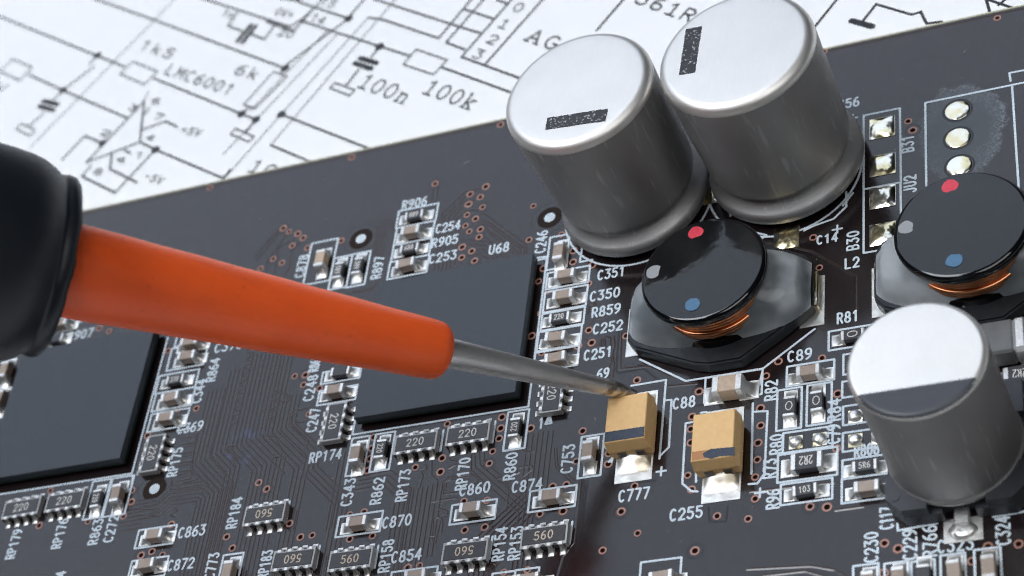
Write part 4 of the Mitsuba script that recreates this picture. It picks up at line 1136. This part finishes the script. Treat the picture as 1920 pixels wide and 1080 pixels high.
# ------------------------------------------------------------------ electrolytic cans
def tall_can(name_label, cx, cy, lean, bar):
    """bar: the black mark's centre, direction and size on the lid."""
    key = thing('electrolytic_capacitor', name_label, 'capacitor')
    r, h = 5.30, 12.25
    m = trimesh.transformations.translation_matrix([cx, cy, 0]) @ trimesh.transformations.rotation_matrix(math.radians(lean[0]), [1, 0, 0]) @ trimesh.transformations.rotation_matrix(math.radians(lean[1]), [0, 1, 0])

    def part(name, mesh, mt, smooth):
        mesh.apply_transform(m)
        add(key, name, mesh, mt, smooth)
    prof = [(3.2, 0.40), (4.7, 0.40)] + round_corner(4.78, 1.12, 0.70, -90, 62, 12) + [(4.92, 1.96), (4.76, 2.16), (4.70, 2.34), (4.74, 2.52), (4.88, 2.74), (5.01, 2.98), (5.04, 3.2)] \
        + [(5.04 + (r - 5.04) * t, 3.2 + (h - 0.75 - 3.2) * t) for t in np.linspace(0.1, 1, 10)] + [(r, h - 0.72)]
    part('can', revolve(prof, 128), 'm_can', 50)
    lid = [(r, h - 0.722)] + round_corner(r - 0.72, h - 0.72, 0.72, 4, 90, 12) + [(r - 1.2, h + 0.02), (r - 2.4, h + 0.035), (1.5, h + 0.04), (0.0, h + 0.04)]
    part('lid', revolve(lid, 128), 'm_alu_top', 60)
    part('seal', revolve([(0, 0.12), (4.3, 0.12), (4.5, 0.3), (4.5, 0.60), (0, 0.60)], 64), 'm_rubber', 40)
    bx, by, ang, bl, bw = bar
    c, s = math.cos(math.radians(ang)), math.sin(math.radians(ang))
    p = Polygon([(bx + c * a - s * b, by + s * a + c * b) for a, b in ((-bl / 2, -bw / 2), (bl / 2, -bw / 2), (bl / 2, bw / 2), (-bl / 2, bw / 2))])
    rag = np.array(p.segmentize(0.15).exterior.coords)[:-1]
    rag = rag + (meshkit.noise(np.c_[rag * 6, np.zeros(len(rag))], 3)[:, None] - 0.5) * 0.06
    part('polarity_mark', extrude(Polygon(rag), h + 0.036, h + 0.052), 'm_bar', False)
    return key


tall_can('tall silver can capacitor with a black bar across the front of its lid', 9.27, 5.65, (0, 0), (0.34, -3.01, -4.5, 4.35, 1.08))
tall_can('tall silver can capacitor with a black bar along the left of its lid', 20.32, 6.01, (0, 0), (-3.00, 0.69, -93.5, 4.2, 1.12))

# the smaller surface-mounted can with its black plastic base
key = thing('electrolytic_capacitor', 'small silver can capacitor with black half-moon mark on a black square base, beside label R81', 'capacitor')
cx, cy = 31.35, -19.79
r, h = 4.0, 10.50
prof = [(0, 1.25), (3.6, 1.25)] + round_corner(3.88, 1.60, 0.24, -90, 60, 8) + [(3.96, 1.90), (3.95, 2.1), (3.98, 2.4)] + [(3.99, z) for z in np.linspace(3, h - 0.5, 8)] + [(r, h - 0.37)]
m = revolve(prof, 128)
m.apply_translation([cx, cy, 0])
add(key, 'can', m, 'm_can', 50)
m = revolve([(r, h - 0.37)] + round_corner(r - 0.36, h - 0.36, 0.36, 2, 90, 9) + [(r - 0.9, h), (0, h)], 128)
m.apply_translation([cx, cy, 0])
add(key, 'lid', m, 'm_alu_top', 60)
def lid_z(q):
    e = np.clip((q - (r - 0.36)) / 0.36, 0, 0.95)
    return h - 0.36 * (1 - np.sqrt(1 - e * e))


rows = []
for yy in np.linspace(-1.95, -3.93, 40):
    half = math.sqrt(max(3.94 ** 2 - yy * yy, 1e-4))
    xx = np.linspace(-half, half, 49)
    rows.append(np.stack([cx + xx, np.full(49, cy + yy), lid_z(np.hypot(xx, yy)) + 0.008], -1))
idx = np.arange(40 * 49).reshape(40, 49)
f = np.concatenate([np.stack([idx[:-1, :-1], idx[1:, :-1], idx[1:, 1:]], -1).reshape(-1, 3), np.stack([idx[:-1, :-1], idx[1:, 1:], idx[:-1, 1:]], -1).reshape(-1, 3)])
add(key, 'polarity_mark', trimesh.Trimesh(np.concatenate(rows), f, process=False), 'm_segment', True)
base = []
bp = Polygon([(-4.15, -3.2), (-3.2, -4.15), (3.2, -4.15), (4.15, -3.2), (4.15, 4.15), (-4.15, 4.15)]).buffer(-0.1).buffer(0.1)
bp = bp.difference(shapely.box(-0.95, -5, 0.95, -3.55)).difference(shapely.box(-0.95, 3.55, 0.95, 5))
bm = extrude(bp, 0.08, 1.02)
bm.apply_translation([cx, cy, 0])
kb = add(key, 'base', bm, 'm_plastic', 25)
for i, (sx, sy) in enumerate(((-1, -1), (1, -1), (1, 1), (-1, 1))):
    q = shapely.box(min(sx * 1.7, sx * 4.12), min(sy * 1.7, sy * 4.12), max(sx * 1.7, sx * 4.12), max(sy * 1.7, sy * 4.12)).intersection(bp.buffer(-0.02)).difference(Point(0, 0).buffer(4.02, quad_segs=24))
    q = max(getattr(q, 'geoms', [q]), key=lambda g: g.area)
    pm = extrude(q, 1.02, 1.75)
    pm.apply_translation([cx, cy, 0])
    kk = numbered(kb + '__corner_post')
    put(kk, shape(pm, 'm_plastic', 25))
pin = disc(cx - 3.55, cy - 3.12, 0.30, 1.75, 1.80, 20)
put(kb + '__moulding_dot', shape(pin, 'm_plastic', 25))
for s in (-1, 1):
    lm = rbox(cx - 0.45, cx + 0.45, min(cy + s * 3.4, cy + s * 4.62), max(cy + s * 3.4, cy + s * 4.62), 0.06, 0.42, 0.08)
    add(key, 'lead', lm, 'm_tin', 25)
    yy = cy + s * 4.80
    k = add(B, 'solder_pad', rbox(cx - 1.15, cx + 1.15, yy - 0.82, yy + 0.82, 0, 0.05, 0.02), 'm_solder', 25)
    v = bv * [0.82, 0.62, 0.30] * (1 + 0.45 * (meshkit.fbm(bv * 1.5 + s, 3) - 0.5))[:, None] + [cx, yy + 0.05 * s, 0.05]
    put(k + '__solder', shape(trimesh.Trimesh(v, blob.faces, process=False), 'm_solder', True))


# ------------------------------------------------------------------ tantalum capacitors
def tantalum(cx, cy, label, band, scorch=None):
    key = thing('tantalum_capacitor', label, 'capacitor')
    a, b = 1.37, 1.76

    def ring(sx, sy, z):
        return [(cx + X * (a + sx), cy + Y * (b + sy), z) for X in (-1, 1) for Y in (-1, 1)]
    up = hull(ring(-0.05, -0.05, 2.0) + ring(0.0, 0.0, 1.95) + ring(0.10, 0.12, 1.0))
    lo = hull(ring(0.085, 0.10, 1.0) + ring(0.0, 0.0, 0.16) + ring(-0.05, -0.05, 0.12))
    add(key, 'body', up, 'm_tantalum', 20)
    add(key, 'lower_body', lo, 'm_tantalum', 20)
    add(key, 'polarity_band', extrude(Polygon(band), 1.998, 2.010), 'm_band')
    if scorch:
        add(key, 'scorch_mark', extrude(Polygon(scorch).difference(Polygon(band).buffer(0.01)), 1.999, 2.006), 'm_scorch')
    for s in (-1, 1):
        y = cy + s * (b + 0.10)
        for x in (cx - 0.62, cx + 0.62):
            add(key, 'lead', rbox(x - 0.28, x + 0.28, min(y - s * 0.05, y + s * 0.10), max(y - s * 0.05, y + s * 0.10), 0.05, 0.80, 0.03), 'm_lead', 25)
        yo = cy + s * (b + 0.55)
        k = add(B, 'solder_pad', rbox(cx - 1.28, cx + 1.28, min(yo - 1.0, yo + 1.0) - (0.35 if s < 0 else 0.0), max(yo - 1.0, yo + 1.0), 0, 0.045, 0.02), 'm_solder', 25)
        g = np.linspace(-1, 1, 17)
        X, Y = np.meshgrid(g, g)
        hh = np.clip(0.42 * np.exp(-((Y + 1) * 1.0) ** 2 * 0.9) * (1 - np.abs(X) ** 4) * (0.85 + 0.3 * meshkit.fbm(np.stack([X * 0.9 + cx, Y * 0.9, X * 0], -1), 2)), 0, 1) * (1 - smooth01(0.5, 1.0, Y)) + 0.046
        v = np.stack([cx + 1.15 * X, y + s * (0.55 + 0.60 * Y), hh], -1).reshape(-1, 3)
        idx = np.arange(289).reshape(17, 17)
        f = np.concatenate([np.stack([idx[:-1, :-1], idx[:-1, 1:], idx[1:, 1:]], -1).reshape(-1, 3), np.stack([idx[:-1, :-1], idx[1:, 1:], idx[1:, :-1]], -1).reshape(-1, 3)])
        put(k + '__solder', shape(trimesh.Trimesh(v, f if s > 0 else f[:, ::-1], process=False), 'm_stained', True))


def smooth01(a, b, t):
    t = np.clip((t - a) / (b - a), 0, 1)
    return t * t * (3 - 2 * t)


tantalum(10.50, -14.36, 'yellow tantalum capacitor with a full dark stripe, touched by the steel tip', [(9.16, -15.30), (11.84, -15.30), (11.84, -16.07), (9.16, -16.07)])
tantalum(16.46, -16.75, 'yellow tantalum capacitor with a ragged dark blotch above board label C255', [(15.86, -18.05), (16.37, -17.78), (17.92, -17.89), (17.96, -18.52), (16.96, -18.44), (16.41, -18.52), (15.94, -18.32)], [(15.14, -17.81), (16.09, -17.81), (17.22, -17.92), (17.24, -18.32), (16.12, -18.46), (15.17, -18.45)])


# ------------------------------------------------------------------ drum inductors
def inductor(cx, cy, label, group=None):
    key = thing('drum_inductor', label, 'inductor')

    def part(name, mesh, mt, smooth):
        mesh.apply_translation([cx, cy, 0])
        return add(key, name, mesh, mt, smooth)
    bpoly = Polygon([(-6.40, 1.9), (-6.40, -2.0), (-5.85, -2.75), (-1.6, -4.85), (-0.6, -5.12), (1.6, -5.12), (4.4, -3.15), (6.30, -1.6), (6.30, 1.7), (5.7, 2.7), (1.6, 5.0), (-1.6, 5.0), (-5.9, 2.7)])
    bpoly = bpoly.buffer(-0.25, quad_segs=4).buffer(0.25, quad_segs=4)
    up = extrude(bpoly.buffer(-0.14), 0.9, 1.06)
    part('base', trimesh.util.concatenate([extrude(bpoly, 0.12, 0.9), up]), 'm_ferrite_base', 30)
    part('core', revolve([(3.9, 1.05), (3.7, 1.35), (3.0, 1.55), (2.6, 1.75), (2.6, 3.83), (0, 3.83)], 64), 'm_ferrite', 40)
    part('disc', revolve([(0, 3.70), (3.7, 3.70)] + round_corner(3.94, 4.05, 0.35, -90, 0, 7) + round_corner(3.92, 4.14, 0.37, 0, 84, 9) + [(3.5, 4.525), (3.0, 4.56), (2.4, 4.595), (1.6, 4.625), (0.8, 4.642), (0, 4.648)], 128), 'm_ferrite', 40)
    for i in range(6):
        z = 1.9 + i * 0.345
        tor = trimesh.creation.torus(3.52 + 0.10 * math.sin(i * 2.1), 0.20, major_sections=72, minor_sections=10)
        tor.apply_transform(trimesh.transformations.rotation_matrix(math.radians(1.1), [0.3, 1, 0]))
        tor.apply_translation([0, 0, z])
        part('winding', tor, 'm_wire', True)
    ang = np.linspace(0, 2 * math.pi, 49)[:-1]
    for s in (-1, 1):
        # a lump of glue over the wire end: a mound over one end of the base, up to the disc's edge
        n = 34
        u, w = np.meshgrid(np.linspace(0, 1, n), np.linspace(-1, 1, n), indexing='ij')
        rad = 2.9 + u * 3.35
        yy = w * (3.55 - 1.75 * u ** 2.0)
        xx = np.sqrt(np.maximum(rad ** 2 - (yy * 0.92) ** 2 * (1 - u), 0.4))
        zz = 1.0 + (2.55 - 1.6 * u ** 1.4) * (1 - np.abs(w) ** 3.5) * (1 - smooth01(0.80, 1.0, u) * 0.85)
        P = np.stack([xx, yy, zz], -1)
        P[..., 2] += 0.5 * (meshkit.fbm(P * 0.8 + [s * 7.0 + cx, 0, 0], 3, 2) - 0.5) * (1 - np.abs(w) ** 3)
        v = np.stack([s * P[..., 0], P[..., 1], P[..., 2]], -1).reshape(-1, 3)
        idx = np.arange(n * n).reshape(n, n)
        f = np.concatenate([np.stack([idx[:-1, :-1], idx[1:, :-1], idx[1:, 1:]], -1).reshape(-1, 3), np.stack([idx[:-1, :-1], idx[1:, 1:], idx[:-1, 1:]], -1).reshape(-1, 3)])
        part('glue', trimesh.Trimesh(v, f if s > 0 else f[:, ::-1], process=False), 'm_gel', True)
        part('terminal', rbox(min(s * 6.25, s * 6.55), max(s * 6.25, s * 6.55), -1.45, 1.45, 0.05, 0.62, 0.06), 'm_gold', 25)
        k = add(B, 'solder_pad', rbox(cx + min(s * 5.2, s * 6.85), cx + max(s * 5.2, s * 6.85), cy - 2.65, cy + 1.45, 0, 0.05, 0.02), 'm_solder', 25)
    for (dx, dy), mt, nm in (((-0.58, 3.15), 'm_red', 'red_dot'), ((-3.38, 0.42), 'm_grey', 'grey_dot'), ((-0.45, -2.90), 'm_blue', 'blue_dot')):
        q = np.array(Point(dx, dy).buffer(0.52, quad_segs=8).exterior.coords)[:-1]
        q = q + (meshkit.noise(np.c_[q * 2.3, np.full(len(q), cx)], 5)[:, None] - 0.5) * 0.12
        zc = 4.648 - 0.0102 * (dx * dx + dy * dy)
        part(nm, extrude(Polygon(q), zc - 0.04, zc + 0.03), mt, 40)


inductor(16.05, -5.3, 'black drum inductor with red, grey and blue dots in front of the tall cans')
inductor(32.85, -5.45, 'black drum inductor with coloured dots at the right edge behind the small can')

# the long grey chip capacitor at the right edge
key = thing('chip_capacitor', 'large grey chip capacitor with broad tin end behind the small can', 'capacitor')
gx, gy = 34.2, -12.3
add(key, 'body', rbox(gx - 2.9, gx + 0.9, gy - 1.25, gy + 1.25, 0.08, 1.6, 0.15), 'm_grey_body', 25)
add(key, 'terminal', rbox(gx + 0.8, gx + 1.75, gy - 1.3, gy + 1.3, 0.05, 1.66, 0.25), 'm_tin', 30)
add(key, 'terminal', rbox(gx - 3.7, gx - 2.8, gy - 1.3, gy + 1.3, 0.05, 1.66, 0.25), 'm_tin', 30)
add(B, 'solder_pad', rbox(gx + 1.0, gx + 2.6, gy - 1.4, gy + 1.4, 0, 0.05, 0.02), 'm_solder', 25)

# ------------------------------------------------------------------ the soldering iron
IRON = 'soldering_iron'
labels[IRON] = {'label': 'soldering iron with black handle, orange sleeve and steel tip touching the yellow capacitor', 'category': 'soldering iron'}
TIP = np.array([10.812, -12.05, 1.2])
AXIS = np.array([-0.63604, -0.17247, 0.75213])
zx = np.cross([0, 0, 1.0], AXIS)
zx /= np.linalg.norm(zx)
IM = np.eye(4)
IM[:3, 0], IM[:3, 1], IM[:3, 2], IM[:3, 3] = zx, np.cross(AXIS, zx), AXIS, TIP


def iron(name, mesh, m, smooth, parent=IRON):
    mesh.apply_transform(IM)
    return add(parent, name, mesh, m, smooth)


def shaft_r(t):
    return 0.44 + 0.49 * min(t / 13.0, 1) ** 0.85


ts = np.arange(2.3, 15.0, 0.05)
prof = [(shaft_r(t) + (0.010 * math.sin(t * 42.0) * (t < 9.5)), t) for t in ts]
iron('tip', revolve([(0, 2.25)] + prof + [(0, 15.0)], 64), 'm_steel', 60)
tm = revolve([(0, -0.55), (0.05, -0.52), (0.10, -0.40)] + [(min(shaft_r(t) + 0.003, 0.12 + 0.21 * (t + 0.35)), t) for t in np.linspace(-0.3, 2.6, 22)] + [(0, 2.62)], 48)
tm = tm.subdivide()
v = np.array(tm.vertices)
v[:, :2] *= (1 + 0.03 * (meshkit.fbm(v * 4, 3) - 0.5))[:, None]
iron('tip_end', trimesh.Trimesh(v, tm.faces), 'm_burnt', True)
s0, s1 = 13.6, 39.0


def sleeve_r(t):
    return 1.82 + (t - s0) / (s1 - s0) * 1.02


prof = [(0.0, s0 + 0.25), (0.95, s0 + 0.22)] + [(sleeve_r(s0) - 0.86 + 0.88 * math.cos(a), s0 + 0.88 + 0.88 * math.sin(a)) for a in np.radians(np.linspace(-90, 0, 14))] \
    + [(sleeve_r(t) + 0.01 * math.sin(t * 1.3), t) for t in np.linspace(s0 + 1.1, s1, 30)] + [(0, s1)]
iron('sleeve', revolve(prof, 96), 'm_orange', 60)
prof = [(2.5, 40.2), (4.2, 39.1), (4.85, 38.35), (5.10, 38.22), (5.28, 38.36), (5.34, 38.65), (5.28, 38.95), (5.22, 39.12), (5.34, 39.3), (5.62, 39.7), (5.90, 40.3), (6.06, 41.0), (6.16, 42.0), (6.28, 44.0), (6.42, 48.0), (6.55, 55.0), (6.6, 70.0), (6.6, 105.0), (6.0, 109.0), (0, 110.0)]
hm = revolve(prof, 180)
v = np.array(hm.vertices)
wob = (meshkit.fbm(np.c_[v[:, :2] * 0.9, v[:, 2] * 0.4], 4, 3) - 0.5) * np.clip(1 - (v[:, 2] - 38.0) / 2.5, 0, 1)
v[:, 2] += wob * 0.4
v[:, :2] *= (1 + 0.015 * wob)[:, None]
iron('handle', trimesh.Trimesh(v, hm.faces, process=False), 'm_handle', 50)


# ------------------------------------------------------------------ dust and lint on the board
bits = []
for i in range(150):
    x, y = rng.uniform(-34, 36), rng.uniform(-26, 16)
    m = trimesh.creation.icosphere(subdivisions=1, radius=1.0)
    if i % 6 == 0:
        m.apply_scale([rng.uniform(0.15, 0.4), 0.012, 0.012])
    else:
        m.apply_scale(rng.uniform(0.012, 0.035, 3))
    m.apply_transform(trimesh.transformations.rotation_matrix(rng.uniform(0, 6.28), [0, 0, 1]))
    m.apply_translation([x, y, 0.03])
    bits.append(m)
scene['dust'] = shape(trimesh.util.concatenate(bits), 'm_mark')
labels['dust'] = {'label': 'fine specks of dust and lint lying on the circuit board', 'category': 'dust', 'kind': 'stuff'}
